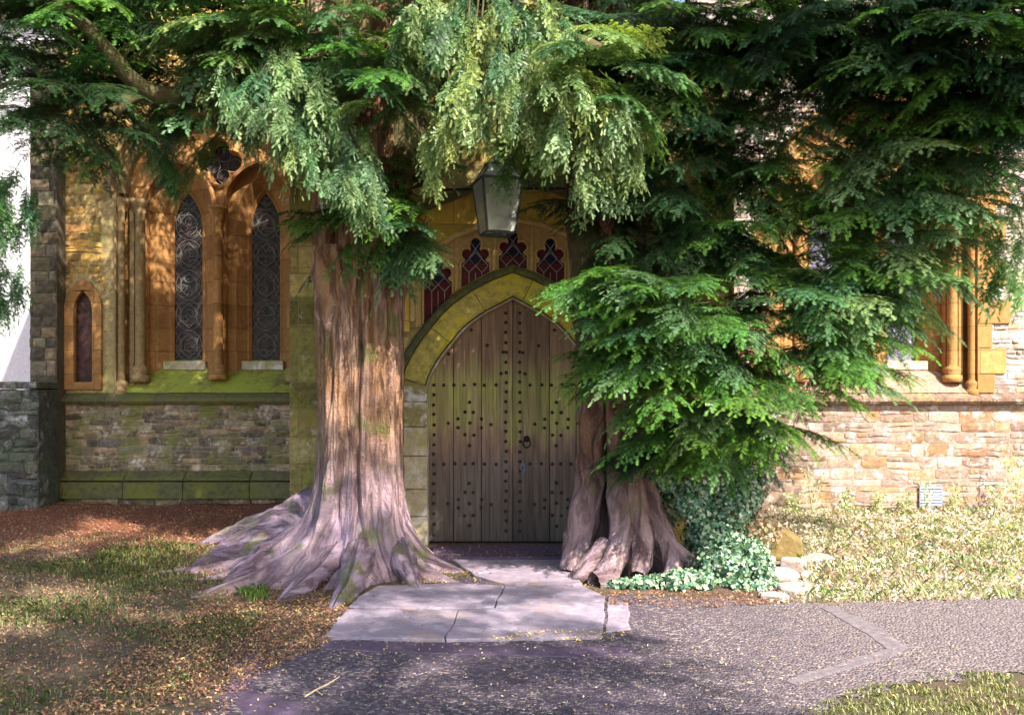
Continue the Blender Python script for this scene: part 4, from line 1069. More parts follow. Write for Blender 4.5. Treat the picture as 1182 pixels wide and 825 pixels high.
def clump(cr, px, py, Y, rx, ry, n, kind, tone, size=(.45,.75), dirb=(0,-.6,0), ryd=.5, fan=1.0):
    """n boughs filling an ellipsoid; boughs point outward from its centre plus a bias"""
    c = at(px, py, Y); k = Y/F
    tones = tone if isinstance(tone, tuple) else (tone,)
    for i in range(n):
        while True:
            o = Vector((random.uniform(-1,1), random.uniform(-1,1), random.uniform(-1,1)))
            if o.length < 1: break
        P = c+Vector((o.x*rx*k, o.y*ryd, o.z*ry*k))
        if kind == 'hang': d = Vector((o.x*.5+random.uniform(-.45,.45), o.y*.3-.45+random.uniform(-.4,.3), -1))
        else: d = Vector((o.x*fan+dirb[0]+random.uniform(-.5,.5), o.y*fan+dirb[1]+random.uniform(-.4,.4), dirb[2]+random.uniform(-.35,.15)+o.z*.2))
        s = random.uniform(*size); d.normalize()
        if kind in ('flat', 'coarse'): P = P-d*s*.45
        else: P = P-d*s*.4
        cr.bough(P, d, s, kind, random.choice(tones), random.uniform(-.4,.4))
random.seed(33)
crL = Crown()
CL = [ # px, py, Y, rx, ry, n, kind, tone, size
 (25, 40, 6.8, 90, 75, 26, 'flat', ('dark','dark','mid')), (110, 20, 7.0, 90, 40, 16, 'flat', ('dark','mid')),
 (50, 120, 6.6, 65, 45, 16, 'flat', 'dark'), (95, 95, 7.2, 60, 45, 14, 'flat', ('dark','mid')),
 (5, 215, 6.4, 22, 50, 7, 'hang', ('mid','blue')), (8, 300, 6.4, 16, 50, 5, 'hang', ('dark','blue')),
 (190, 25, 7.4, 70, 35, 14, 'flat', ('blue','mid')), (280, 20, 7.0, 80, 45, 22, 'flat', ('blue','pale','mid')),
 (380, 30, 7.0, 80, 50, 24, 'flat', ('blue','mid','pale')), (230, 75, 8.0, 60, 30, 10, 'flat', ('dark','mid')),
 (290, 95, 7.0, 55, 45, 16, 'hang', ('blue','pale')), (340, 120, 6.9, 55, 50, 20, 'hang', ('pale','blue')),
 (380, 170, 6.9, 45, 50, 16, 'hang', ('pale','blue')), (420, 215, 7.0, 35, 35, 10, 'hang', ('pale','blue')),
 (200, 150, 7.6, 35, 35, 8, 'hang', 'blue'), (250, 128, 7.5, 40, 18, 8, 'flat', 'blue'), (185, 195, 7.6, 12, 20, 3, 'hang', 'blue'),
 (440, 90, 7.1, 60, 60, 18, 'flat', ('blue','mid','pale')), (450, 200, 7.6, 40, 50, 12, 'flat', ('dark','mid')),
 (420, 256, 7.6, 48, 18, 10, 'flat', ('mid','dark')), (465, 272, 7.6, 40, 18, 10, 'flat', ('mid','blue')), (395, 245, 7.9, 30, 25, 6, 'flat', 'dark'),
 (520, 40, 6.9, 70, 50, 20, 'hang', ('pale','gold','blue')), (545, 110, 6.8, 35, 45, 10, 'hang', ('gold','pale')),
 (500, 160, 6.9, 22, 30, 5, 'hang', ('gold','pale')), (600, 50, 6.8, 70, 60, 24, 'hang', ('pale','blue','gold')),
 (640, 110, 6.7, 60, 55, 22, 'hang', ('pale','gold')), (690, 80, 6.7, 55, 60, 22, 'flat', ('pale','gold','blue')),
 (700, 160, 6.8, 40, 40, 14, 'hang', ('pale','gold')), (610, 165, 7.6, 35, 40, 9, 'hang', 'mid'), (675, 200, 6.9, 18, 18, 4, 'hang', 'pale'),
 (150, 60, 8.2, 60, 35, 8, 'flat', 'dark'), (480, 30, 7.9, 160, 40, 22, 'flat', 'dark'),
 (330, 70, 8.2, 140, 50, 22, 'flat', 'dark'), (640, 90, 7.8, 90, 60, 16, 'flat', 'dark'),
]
for t_ in CL:
    t_ = list(t_); hg = t_[6] == 'hang'; sz = (.20,.42) if hg else (.45,.75)
    if hg: t_[5] = int(t_[5]*2.2)
    if t_[3] < 30: sz = (.22,.38)
    clump(crL, *t_[:8], size=sz)
crL.build(ltree)
# crown above and towards the viewer, out of the picture
crU = Crown()
def vclump(cr, c, r, n, tone=('mid','dark'), size=(.8,1.3), kind='coarse'):
    c = Vector(c)
    for i in range(n):
        while True:
            o = Vector((random.uniform(-1,1), random.uniform(-1,1), random.uniform(-1,1)))
            if o.length < 1: break
        P = c+Vector((o.x*r[0], o.y*r[1], o.z*r[2])); d = Vector((o.x+random.uniform(-.5,.5), o.y+random.uniform(-.5,.5), random.uniform(-.5,.15)))
        cr.bough(P, d, random.uniform(*size), kind, random.choice(tone))
vclump(crU, (-2.6,7.6,6.6), (3.0,1.4,1.0), 100)
vclump(crU, (-.2,7.2,6.3), (1.6,1.1,.8), 8); vclump(crU, (-3.6,8.5,6.6), (2.4,.9,.7), 70)
crU.build(ltree, 'upper_crown')
# right tree crown
crR = Crown()
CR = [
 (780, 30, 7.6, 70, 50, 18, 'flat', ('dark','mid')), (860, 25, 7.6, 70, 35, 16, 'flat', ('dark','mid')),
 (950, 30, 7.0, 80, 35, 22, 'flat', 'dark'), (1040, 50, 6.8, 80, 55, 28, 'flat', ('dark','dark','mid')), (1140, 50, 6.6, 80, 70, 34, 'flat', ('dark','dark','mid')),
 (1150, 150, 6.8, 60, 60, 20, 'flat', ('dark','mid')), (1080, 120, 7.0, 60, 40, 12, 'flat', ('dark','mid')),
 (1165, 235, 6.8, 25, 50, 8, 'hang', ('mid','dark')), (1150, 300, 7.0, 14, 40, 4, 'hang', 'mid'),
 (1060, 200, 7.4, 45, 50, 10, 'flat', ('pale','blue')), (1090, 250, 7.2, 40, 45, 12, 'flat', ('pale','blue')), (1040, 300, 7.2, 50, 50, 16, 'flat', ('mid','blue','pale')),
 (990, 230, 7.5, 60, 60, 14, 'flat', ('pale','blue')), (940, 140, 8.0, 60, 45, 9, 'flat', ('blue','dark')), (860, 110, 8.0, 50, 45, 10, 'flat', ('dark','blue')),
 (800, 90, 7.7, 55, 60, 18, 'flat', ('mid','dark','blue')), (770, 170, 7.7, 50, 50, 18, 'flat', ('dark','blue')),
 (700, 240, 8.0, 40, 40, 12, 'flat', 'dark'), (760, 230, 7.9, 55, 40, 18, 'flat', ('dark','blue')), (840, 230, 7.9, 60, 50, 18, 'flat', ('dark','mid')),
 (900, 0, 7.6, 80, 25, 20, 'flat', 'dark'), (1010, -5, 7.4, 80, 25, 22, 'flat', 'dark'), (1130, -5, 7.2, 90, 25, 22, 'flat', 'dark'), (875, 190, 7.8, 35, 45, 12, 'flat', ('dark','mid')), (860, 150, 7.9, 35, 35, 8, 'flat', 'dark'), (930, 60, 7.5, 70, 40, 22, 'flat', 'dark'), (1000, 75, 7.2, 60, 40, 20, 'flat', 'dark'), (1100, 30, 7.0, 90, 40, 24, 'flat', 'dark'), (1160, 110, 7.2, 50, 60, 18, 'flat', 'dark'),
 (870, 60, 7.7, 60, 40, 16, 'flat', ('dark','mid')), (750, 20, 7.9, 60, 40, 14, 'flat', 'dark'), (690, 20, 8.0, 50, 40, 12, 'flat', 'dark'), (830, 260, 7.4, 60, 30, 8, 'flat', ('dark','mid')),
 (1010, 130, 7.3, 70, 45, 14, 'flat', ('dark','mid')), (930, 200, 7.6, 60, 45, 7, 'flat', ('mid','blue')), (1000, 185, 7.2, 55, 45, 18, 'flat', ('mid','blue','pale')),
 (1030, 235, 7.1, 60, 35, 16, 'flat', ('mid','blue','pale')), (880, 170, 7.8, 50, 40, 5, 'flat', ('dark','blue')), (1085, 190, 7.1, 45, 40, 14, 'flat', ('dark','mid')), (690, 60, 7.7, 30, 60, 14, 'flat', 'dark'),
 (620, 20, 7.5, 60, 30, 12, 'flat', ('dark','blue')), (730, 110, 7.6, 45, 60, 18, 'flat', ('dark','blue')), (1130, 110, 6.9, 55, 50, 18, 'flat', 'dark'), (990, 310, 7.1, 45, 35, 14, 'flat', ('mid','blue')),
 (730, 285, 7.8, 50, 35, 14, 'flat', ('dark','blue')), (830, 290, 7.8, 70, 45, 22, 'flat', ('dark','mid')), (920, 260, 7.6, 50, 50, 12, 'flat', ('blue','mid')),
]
CR2 = [ # the low front bush, layered sprays
 (700, 318, 7.1, 36, 13, 7, ('mid','mid')), (720, 335, 7.0, 55, 25, 14, ('mid','mid','pale')), (716, 380, 7.1, 40, 28, 11, 'mid'),
 (770, 350, 6.9, 60, 35, 18, ('mid','blue')), (704, 420, 7.3, 32, 22, 6, 'mid'), (760, 420, 7.0, 60, 40, 20, ('mid','pale')), (840, 380, 6.9, 70, 50, 24, ('mid','blue')),
 (900, 330, 7.1, 60, 50, 18, ('mid','blue')), (960, 350, 7.1, 50, 50, 16, ('mid','blue','pale')), (930, 420, 7.1, 50, 40, 14, ('mid','blue')),
 (860, 450, 7.0, 60, 40, 20, ('mid','pale')), (790, 480, 7.1, 60, 30, 16, 'mid'), (870, 490, 7.1, 50, 22, 10, ('mid','blue')), (770, 520, 7.4, 45, 18, 8, ('mid','dark')),
 (980, 400, 7.3, 30, 30, 7, ('blue','mid')), (990, 330, 7.3, 45, 35, 10, ('mid','blue')),
]
for t_ in CR: clump(crR, *t_[:8], size=(.42,.72) if t_[3] > 30 else (.28,.42), dirb=(.1,-.5,-.1))
for px, py, Y, rx, ry, n, tone in CR2:
    clump(crR, px, py, Y, rx, ry, n, 'flat', tone, (.42,.68), (-.45 if px < 800 else (.25 if px > 920 else -.05), -.75, .02), .45, .8)
    clump(crR, px, py, Y+.7, rx, ry, n//3, 'flat', 'dark', (.42,.68), (0, -.5, 0), .3)  # inner sprays coloured dark for the shade inside the bush
crR.build(rtree)
crV = Crown(); vclump(crV, (1.9,7.6,6.8), (1.5,1.1,.9), 28); vclump(crV, (5.0,4.0,8.2), (1.7,.9,.6), 60); vclump(crV, (3.9,6.9,6.1), (1.5,.5,.4), 12); crV.build(rtree, 'upper_crown')  # middle clump is added out of view to shade the upper right boughs
# limbs
LT, RT = ltree.location, rtree.location
def lb(tree, pts, rad, name='branch'): return limb([at(*p)-tree.location for p in pts], rad, M['limb'], tree, name)
lb(ltree, [(470,120,8.0),(400,75,7.8),(330,88,7.5),(260,110,7.3),(190,112,7.0),(150,90,6.75),(118,50,6.6),(75,8,6.5),(40,-40,6.4)], [.17,.14,.11,.09,.07,.058,.05,.045,.04])
lb(ltree, [(170,100,6.9),(150,112,6.8),(130,130,6.75)], [.055,.045,.04])
lb(ltree, [(190,112,7.6),(130,100,7.5),(60,125,7.2),(10,135,7.0)], [.07,.06,.05,.03])
lb(ltree, [(470,210,8.0),(462,150,8.0),(468,80,8.0),(475,20,8.0),(480,-60,8.1)], [.26,.23,.20,.18,.15])
lb(ltree, [(420,260,8.0),(410,180,7.9),(395,80,7.8),(392,-30,7.7)], [.22,.16,.13,.10])
lb(ltree, [(440,100,7.9),(360,60,7.6),(345,60,7.4)], [.10,.05,.03])
lb(ltree, [(470,60,7.9),(560,30,7.4),(640,40,7.0),(700,60,6.8)], [.12,.09,.06,.03])
lb(rtree, [(700,420,8.15),(690,330,8.15),(690,230,8.2),(700,120,8.2),(705,0,8.2),(700,-80,8.2)], [.27,.25,.22,.2,.17,.14])
lb(rtree, [(700,140,8.1),(790,60,7.9),(880,45,7.6),(960,50,7.3),(1060,70,7.0)], [.13,.11,.09,.08,.05])
lb(rtree, [(960,50,7.5),(1000,95,7.4),(1080,110,7.2),(1182,130,6.9)], [.06,.05,.04,.03])
lb(rtree, [(705,260,8.0),(780,290,7.8),(860,312,7.6),(960,325,7.4),(1040,305,7.3)], [.08,.06,.045,.03,.01])
lb(rtree, [(705,330,8.0),(760,380,7.6),(820,420,7.2),(880,450,7.0)], [.09,.07,.04,.02])
lb(rtree, [(735,320,8.0),(740,200,7.9),(820,150,7.8),(900,120,7.7)], [.07,.05,.035,.01])
lb(ltree, [(392,45,6.8),(378,58,6.75),(365,66,6.7),(345,68,6.7)], [.016,.014,.011,.006])
lb(ltree, [(398,0,6.8),(393,30,6.8),(390,70,6.8),(388,105,6.8)], [.012,.01,.008,.005])
for px, py in ((545,0),(520,40),(552,30),(560,10)):
    lb(ltree, [(px,py-30,6.75),(px-4,py+30,6.7),(px+4,py+80,6.7),(px,py+110,6.7)], [.008,.007,.005,.003], 'twig')

# unseen tree added behind the viewer, crown shaped to throw the dappled shade
stree = empty('churchyard_tree', (0.8, -3.4, 0)); tag(stree, 'tall leafy tree standing behind the viewer, its crown shading the path', 'tree')
root_tube([(0,0,-.2),(0,.1,1.5),(.1,.2,3.5),(.2,.4,6.4)], [.42,.32,.27,.14], M['bark2'], stree, 'trunk')
for pts in ([(.1,.2,3.6),(1.0,1.4,5.2),(1.9,3.4,6.2)], [(.1,.2,3.8),(-.8,1.9,5.2),(-1.8,4.6,6.2)], [(.1,.2,3.4),(-1.6,1.2,4.9),(-3.6,3.2,6.0)], [(.1,.2,3.9),(1.6,.9,5.2),(2.8,2.6,6.1)]):
    root_tube(pts, [.18,.12,.05], M['limb'], stree, 'branch')
crS = Crown(); random.seed(51)
SHADE = [((1.4,2.6,6.2),(1.3,.8,.5),64), ((2.0,-.7,6.2),(2.3,1.1,.5),105), ((2.3,.9,6.2),(1.5,.9,.5),62), ((-.9,1.0,6.2),(2.4,2.0,.6),150), ((-.9,3.4,6.3),(2.2,1.0,.6),62), ((-3.6,1.2,6.2),(1.6,1.8,.6),40)]
for c, r, n in SHADE: vclump(crS, c, r, n, ('mid','pale'), (.45,.8))
crS.build(stree)

# ------------------------------------------------------------------ ivy, weeds, litter, grass
def leaves(pos, nrm, size, cols, m, name, parent=None, shape='leaf', fold=.25):
    """pos (n,3), nrm (n,3) facing; pointed quads"""
    n = len(pos); nrm = nrm/np.linalg.norm(nrm, axis=1, keepdims=True)
    r = rng.normal(size=(n, 3)); a = np.cross(nrm, r); a /= np.linalg.norm(a, axis=1, keepdims=True); b = np.cross(nrm, a)
    s = size[:, None]
    if shape == 'ivy':
        k = [(0,-.5),(.5,-.15),(.28,.12),(0,.55),(-.28,.12),(-.5,-.15)]
    else:
        k = [(0,-.5),(.24,0),(0,.5),(-.24,0)]
    V = np.stack([pos+a*x*s+b*y*s+nrm*(fold*abs(x))*s for x, y in k], 1); q = len(k)
    Fc = np.arange(n*q).reshape(n, q)
    return np_mesh(name, V.reshape(-1, 3), Fc, np.repeat(cols, q, 0), m, parent)
rng = np.random.default_rng(99)
def pick(pal, n, jit=.2):
    pal = np.array(pal); c = pal[rng.integers(0, len(pal), n)]; return c*rng.uniform(1-jit, 1+jit, (n, 1))
# ivy mass at the foot of the right tree
IVY = [(.035,.10,.055),(.07,.18,.11),(.12,.25,.17),(.05,.12,.04),(.24,.33,.20),(.42,.47,.34),(.20,.32,.16),(.36,.44,.28),(.04,.09,.035)]  # whitish tones stand for leaves bright with sun
def ivy_mound(name, blobs, n, label, cat, kind=None, pal=IVY, size=(.022,.046)):
    P = []; N = []
    for px, py, Y, rx, ry, d in blobs:
        c = at(px, py, Y); k = Y/F; m_ = int(n*rx*ry/sum(b[3]*b[4] for b in blobs))
        v = rng.normal(size=(m_, 3)); v /= np.linalg.norm(v, axis=1, keepdims=True); v[:, 1] = -abs(v[:, 1])
        rad = rng.uniform(.65, 1.0, (m_, 1))*np.array([1+.38*noise.noise(Vector(q)*2.3+Vector((px*.1,0,0))) for q in v])[:, None]; p = np.array(c)+v*rad*np.array([rx*k, d, ry*k])
        P.append(p); N.append(v+rng.normal(size=v.shape)*.45+np.array([0,-.3,.4]))
    P = np.concatenate(P); N = np.concatenate(N); g = gz(P[:, 0], P[:, 1]); P[:, 2] = np.maximum(P[:, 2], g+.01+rng.uniform(0,.05,len(P)))
    o = leaves(P, N, rng.uniform(*size, len(P)), pick(pal, len(P)), M['leaf'], name, None, 'ivy'); tag(o, label, cat, None, kind); return o
ivy_mound('ivy', [(820,552,7.95,38,34,.25),(790,540,8.05,26,26,.2),(838,588,7.85,40,38,.3),(815,610,7.85,30,34,.25),(855,560,8.0,28,36,.3),(775,575,8.0,18,30,.15),(772,548,7.7,22,22,.15),(800,575,7.6,22,34,.14),(818,545,7.5,26,26,.16)], 7600,
    'bank of glossy ivy climbing the foot of the right yew', 'ivy')
ivy_mound('ground_ivy', [(735,672,7.15,34,9,.2),(790,668,7.15,40,14,.28),(835,650,7.4,40,26,.3),(868,650,7.4,24,30,.28),(860,678,7.15,34,12,.25),(708,676,7.12,14,7,.1),(830,620,7.6,34,22,.25)], 5200,
    'low bluish green ivy spreading at the edge of the path', 'ivy', 'stuff')
ivy_mound('ivy', [(852,540,8.75,16,55,.14),(848,500,8.8,14,45,.12),(860,580,8.7,18,30,.15)], 2600,
    'narrow column of pale ivy climbing the right corner of the porch', 'ivy', None, IVY+[(.3,.34,.28),(.25,.28,.12)])
ivy_mound('dry_shrub', [(850,600,7.9,30,35,.25),(875,610,7.8,25,25,.25)], 900, 'small dried tan shrub between the ivy and the ochre block', 'shrub', None,
    [(.44,.27,.15),(.5,.38,.26),(.30,.18,.10),(.34,.32,.14)], (.03,.055))
# stones beside the ivy
random.seed(8)
def rock(px, py, w_, h_, th, lab):
    x, y = gp(px, py); y = min(y, 7.9) if y > 7.9 else y; n = 9
    out_ = [(math.cos(2*math.pi*k/n)*w_*random.uniform(.75,1.15), math.sin(2*math.pi*k/n)*h_*random.uniform(.75,1.15)) for k in range(n)]
    mb = MB(); tx, ty = random.uniform(-.15,.15), random.uniform(-.05,.2)
    def P(a, b, z): return (a, b, z+a*tx+b*ty)
    mb.add([P(a*.9, b*.9, th) for a, b in out_]+[P(a, b, th*.6) for a, b in out_]+[P(a, b, -.04) for a, b in out_],
        [tuple(range(n))]+[(i+q*n, (i+1)%n+q*n, n+(i+1)%n+q*n, n+i+q*n) for q in (0,1) for i in range(n)])
    o = mb.build('stone', M['rock'], bevel=.012); o.location = (x, y, float(gz(x, y))+.005); tag(o, lab, 'stone', 'flat pale stones beside the ivy'); return o
rock(925, 683, .20, .10, .05, 'flat pale stone nearest the path, at the foot of the stone row')
rock(905, 667, .15, .11, .06, 'flat pale stone second from the path, beside the ivy')
rock(935, 668, .10, .08, .04, 'small pale stone on the right side of the row, second up')
rock(908, 648, .14, .10, .07, 'tilted pale stone in the middle of the row')
rock(930, 650, .10, .07, .04, 'small flat stone half sunk right of the middle stone')
rock(898, 630, .13, .10, .07, 'pale stone below the ochre block, upper part of the row')
rock(918, 634, .09, .08, .05, 'small stone right of the upper row')
rock(885, 620, .12, .09, .08, 'uppermost pale stone touching the dry shrub')
rock(895, 690, .12, .06, .03, 'thin broken stone at the ivy edge by the path')
# ochre block leaning
mb = MB(); a = at(880, 585, 8.3)
vs = [(-.05,0,.25),(.02,.0,.30),(.36,.0,.06),(.36,0,-.08),(-.05,0,-.10)]
mb.add([(x, y-.05, z) for x, y, z in vs]+[(x+.06, y+.22, z+.02) for x, y, z in vs], [(0,1,2,3,4),(9,8,7,6,5)]+[(i,(i+1)%5,5+(i+1)%5,5+i) for i in range(5)])
o = mb.build('fallen_headstone', M['ochre'], bevel=.012); o.location = (a.x-.02, 8.2, float(gz(a.x, 8.2))+.10); tag(o, 'leaning ochre stone block with a slanting top, right of the ivy', 'stone block')

# leaf litter
def scatter(n, poly_px, dens=None):
    xs_, ys_ = [], []
    pts = np.array([gp(*p) for p in poly_px]); lo = pts.min(0); hi = pts.max(0)
    x = rng.uniform(lo[0], hi[0], n*3); y = rng.uniform(lo[1], hi[1], n*3); k = in_poly(x, y, [tuple(p) for p in pts])
    x, y = x[k][:n], y[k][:n]
    if dens is not None: q = rng.random(len(x)) < dens(x, y); x, y = x[q], y[q]
    return x, y
def patchy(x, y, f=1.3, s=0): return .5+.25*np.sin(x*f*2.1+s+1.3*np.sin(y*f*1.7))+.25*np.sin(y*f*2.9+s*2+1.1*np.sin(x*f*1.3))
def litter(name, n, poly, pal, label, size=(.010,.030), dens=None, zo=.012):
    x, y = scatter(n, poly, dens); z = gz(x, y)+zo+rng.uniform(0,.012,len(x)); k = len(x)
    N = rng.normal(size=(k, 3))*.38+np.array([0,-.1,1])
    o = leaves(np.stack([x, y, z], 1), N, rng.uniform(*size, k), pick(pal, k, .35), M['litter'], name); tag(o, label, None, None, 'stuff'); return o
BR = [(.24,.10,.05),(.32,.15,.07),(.44,.25,.11),(.15,.07,.045),(.34,.17,.09),(.10,.06,.05),(.20,.10,.07)]
litter('leaf_litter', 46000, [(-40,600),(240,590),(330,640),(420,700),(380,745),(300,780),(260,826),(250,900),(-200,900),(-300,700)], BR, 'brown and yellow fallen leaves on the left lawn')
litter('leaf_litter', 9000, [(230,700),(420,690),(380,742),(330,765),(250,800),(150,826),(60,826)], BR+[(.6,.42,.14)], 'thicker yellow leaf drift between lawn and flagstones')
litter('needle_litter', 16000, [(-60,579),(330,577.5),(300,600),(230,640),(-60,640)], [(.28,.08,.03),(.40,.14,.05),(.14,.05,.03),(.35,.18,.08)], 'rust red needle litter along the foot of the church wall')
litter('leaf_litter', 900, [(480,640),(560,640),(620,665),(690,668),(690,690),(560,676),(470,688),(460,665)], [(.6,.4,.08),(.5,.28,.08),(.2,.1,.05),(.12,.08,.06)], 'leaves gathered on the dark soil behind the flagstones', zo=.014)
litter('leaf_litter', 420, [(490,633),(665,633),(668,648),(495,650)], BR, 'leaves blown against the doorstep', zo=.045)
litter('leaf_litter', 1300, [(200,745),(1150,745),(1182,826),(100,826)], [(.35,.2,.1),(.55,.4,.15),(.2,.12,.1),(.6,.5,.35)], 'single leaves scattered over the tarmac path', (.01,.022), zo=.016)
litter('leaf_litter', 160, [(400,690),(700,680),(700,735),(380,735)], BR, 'a few leaves lying on the pale flagstones', (.01,.02), zo=.036)
litter('leaf_litter', 260, [(585,735),(700,730),(735,738),(700,745),(560,744)], [(.6,.4,.1),(.4,.2,.08),(.65,.5,.15)], 'yellow leaves caught along the front edge of the flagstones', (.012,.026), zo=.032)
litter('leaf_litter', 2200, [(690,684),(900,684),(905,699),(800,704),(700,700)], BR, 'brown leaves under the ivy edge', dens=lambda x, y: np.clip(patchy(x, y, 9)*1.4, .1, 1), zo=.014)
# leaves caught between the roots
k = 900; th = rng.uniform(R(170), R(330), k); rr_ = rng.uniform(.6, 1.25, k)
x = TL[0]+rr_*np.cos(th)*1.15; y = TL[1]+rr_*np.sin(th)*.85
o = leaves(np.stack([x, y, gz(x,y)+.03+rng.uniform(0,.03,k)], 1), rng.normal(size=(k,3))*.4+np.array([0,0,1]), rng.uniform(.015,.035,k), pick(BR,k), M['litter'], 'leaf_litter'); tag(o, 'fallen leaves caught between the lilac roots', None, None, 'stuff')
def blades(name, n, poly, pal, label, h=(.02,.07), w=.004, dens=None):
    x, y = scatter(n, poly, dens); k = len(x); z = gz(x, y)
    H = rng.uniform(*h, k); a = rng.uniform(0, 2*math.pi, k); d = np.stack([np.cos(a), np.sin(a)], 1); L = rng.uniform(.2, 1.1, k)*H
    s = np.stack([-d[:, 1], d[:, 0]], 1)*w
    b = np.stack([x, y, z], 1); V = np.zeros((k, 5, 3))
    V[:, 0] = b; V[:, 0, :2] -= s; V[:, 1] = b; V[:, 1, :2] += s
    mid = b.copy(); mid[:, :2] += d*L[:, None]*.35; mid[:, 2] += H*.65
    V[:, 2] = mid; V[:, 2, :2] += s*.7; V[:, 4] = mid; V[:, 4, :2] -= s*.7
    V[:, 3] = b; V[:, 3, :2] += d*L[:, None]; V[:, 3, 2] += H
    o = np_mesh(name, V.reshape(-1, 3), np.arange(k*5).reshape(k, 5), np.repeat(pick(pal, k, .3), 5, 0), M['grass']); tag(o, label, None, None, 'stuff'); return o
GR = [(.08,.13,.03),(.12,.18,.04),(.18,.22,.07),(.22,.20,.09)]
blades('grass', 46000, [(-60,640),(120,625),(330,640),(300,720),(250,770),(160,826),(-200,900),(-300,760)], GR, 'sparse short grass among the leaves on the left lawn', (.015,.045), .0035, lambda x, y: np.clip(patchy(x, y, 1.5)*1.8-.65, .05, 1))
blades('grass', 2200, [(110,640),(175,626),(250,640),(240,668),(190,682),(120,668)], [(.16,.22,.05),(.26,.30,.08),(.35,.33,.12)], 'bright tuft of longer grass below the spreading roots', (.02,.075), .003, lambda x, y: np.clip(1.5*np.exp(-((x+3.6)**2/.35+(y-8.3)**2/.3))-.05+.25*np.sin(x*23)*np.sin(y*19), .03, 1))
blades('grass', 160, [(275,684),(300,678),(310,690),(285,696)], [(.16,.28,.04),(.24,.34,.06)], 'small green tuft at the foot of the roots', (.03,.07), .004)
blades('grass', 15000, [(925,824),(980,798),(1070,780),(1182,773),(1400,770),(1400,900),(1182,900),(960,880)], [(.20,.22,.07),(.30,.30,.11),(.40,.35,.17),(.15,.17,.06)], 'rough grass verge at the bottom right corner', (.008,.032), .003, lambda x, y: np.clip(patchy(x, y, 9, 3)*1.2+.1-3*np.clip(y-4.72+.2*np.sin(x*9), 0, 1), .04, 1))
# pale ground cover at the right
PALE = [(.60,.52,.44),(.52,.40,.30),(.36,.34,.17),(.64,.58,.52),(.42,.26,.15),(.22,.27,.09),(.55,.46,.40)]
x, y = scatter(36000, [(885,697),(1400,690),(1420,586),(1182,584),(930,583),(880,600),(930,660)], lambda x, y: np.clip(patchy(x, y, 2.2, 1)*1.2+.25, .3, 1))
k = len(x); hh = .02+.12*sm(7.0, 9.0, y)*np.clip(patchy(x, y, 3, 2)*1.6-.4, 0, 1)*(1-.5*sm(9.6,10.6,y))
z = gz(x, y)+rng.uniform(0, 1, k)*hh+.008
N = rng.normal(size=(k,3))*.6+np.array([-.1,-.5,.9])
colr = pick(PALE, k, .25); g_ = patchy(x, y, 4, 5); g2 = patchy(x+3, y, 2.6, 1)
colr = np.where((g_ > .72)[:, None] & (rng.random(k) < .75)[:, None], pick([(.16,.24,.06),(.24,.32,.09),(.10,.16,.05)], k), colr)
colr = np.where((g2 > .66)[:, None] & (rng.random(k) < .6)[:, None], pick([(.32,.17,.10),(.42,.26,.17),(.22,.12,.07)], k), colr)
o = leaves(np.stack([x,y,z],1), N, rng.uniform(.016,.05,k), colr, M['leaf'], 'ground_cover'); tag(o, 'sun-bleached low ground cover below the right church wall', None, None, 'stuff')
blades('dry_grass', 14000, [(930,697),(1400,690),(1420,590),(1182,588),(930,587),(885,610),(930,660)], [(.50,.43,.28),(.36,.36,.16),(.24,.28,.1),(.58,.52,.40)], 'dry grass blades among the pale ground cover', (.02,.09), .003)
x, y = scatter(2600, [(1040,640),(1120,622),(1182,640),(1170,672),(1120,680),(1060,668)], lambda x, y: np.clip(patchy(x, y, 6, 2)*1.7-.75, 0, 1)); k = len(x)
o = leaves(np.stack([x,y,gz(x,y)+rng.uniform(.01,.07,k)],1), rng.normal(size=(k,3))*.6+np.array([0,-.4,.8]), rng.uniform(.025,.05,k), pick([(.08,.16,.04),(.14,.22,.06),(.05,.09,.03)],k), M['leaf'], 'low_plant'); tag(o, 'dark green low weeds in the middle of the pale ground cover', None, None, 'stuff')
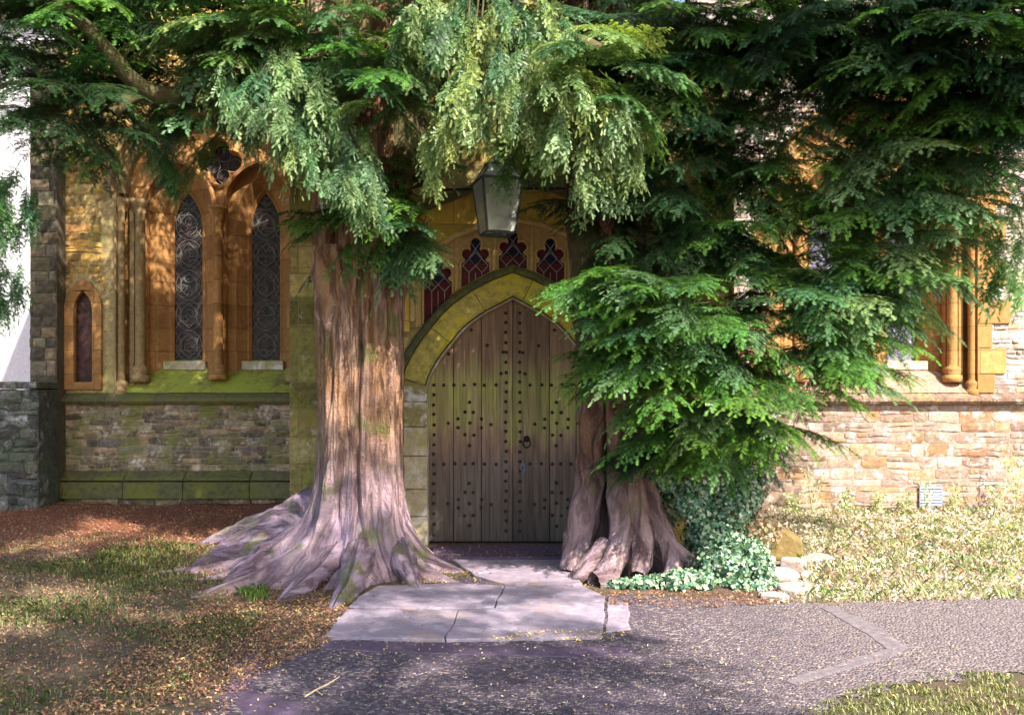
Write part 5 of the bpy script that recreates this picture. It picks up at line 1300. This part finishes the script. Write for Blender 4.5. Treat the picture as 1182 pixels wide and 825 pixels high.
def weed(px, py, H, n, label, lean=0, pal=((.16,.24,.06),(.30,.36,.12),(.50,.48,.28)), Y=None):
    x, y = gp(px, py)
    if Y: y = Y; x = (px-PX0)/F*Y
    base = Vector((x, y, float(gz(x, y)))); H *= 1.25; rt = empty('weed', base); tag(rt, label, 'weed', 'weeds below the right church wall')
    st = MB(); P = []
    for s in range(n):
        a = random.uniform(0, 6.28); L = H*random.uniform(.6, 1); e = Vector((math.cos(a)*L*.25+lean*L, math.sin(a)*L*.15, L)); pts = [Vector((0,0,0)), e*.5+Vector((0,0,.04*L)), e]
        st.tube(pts, [.006,.004,.002], 4)
        for t in np.arange(.25, 1.02, .06):
            for q in (-1, 1):
                P.append(pts[0].lerp(pts[2], t)+Vector((q*random.uniform(.01,.06), random.uniform(-.03,.03), random.uniform(-.02,.03))))
    st.build('stems', M['twig'], rt); P = np.array([tuple(p) for p in P]); k = len(P)
    leaves(P, rng.normal(size=(k,3))*.5+np.array([0,-.6,.6]), rng.uniform(.03,.06,k), pick(pal, k, .2), M['leaf'], 'foliage', rt)
random.seed(61)
W = [(1172,588,.72,5,'tallest leafy weed stems at the right edge of the picture'),(1150,592,.35,5,'short pale weed beside the tall stems at the right edge'),
 (1098,590,.30,5,'pale weed right of the vent grille'),(1070,586,.42,3,'thin weed growing up in front of the vent grille'),(1045,590,.25,5,'bushy weed left of the vent grille'),
 (1010,590,.32,5,'green weed against the wall between shrub and grille'),(975,588,.26,5,'low weed left of centre along the wall foot'),(938,586,.50,3,'slender tall weed beside the porch corner against buff wall'),
 (915,592,.22,4,'small weed behind the ochre block')]
for w_ in W: weed(*w_[:4], w_[4], random.uniform(-.1,.1), Y=min(10.6, gp(w_[0], w_[1])[1]))
# fallen twig on the path
mb = MB(); g = [gp(352,808), gp(365,802), gp(378,798), gp(392,791)]
mb.tube([(x, y, .02+.01*i) for i, (x, y) in enumerate(g)], [.006,.005,.005,.002], 5); a = gp(365,802); b = gp(372,806); mb.tube([(a[0],a[1],.025),(b[0],b[1],.02)], .003, 4)
o = mb.build('fallen_twig', M['twig']); tag(o, 'pale dry twig lying on the purple path at the bottom left', 'twig')
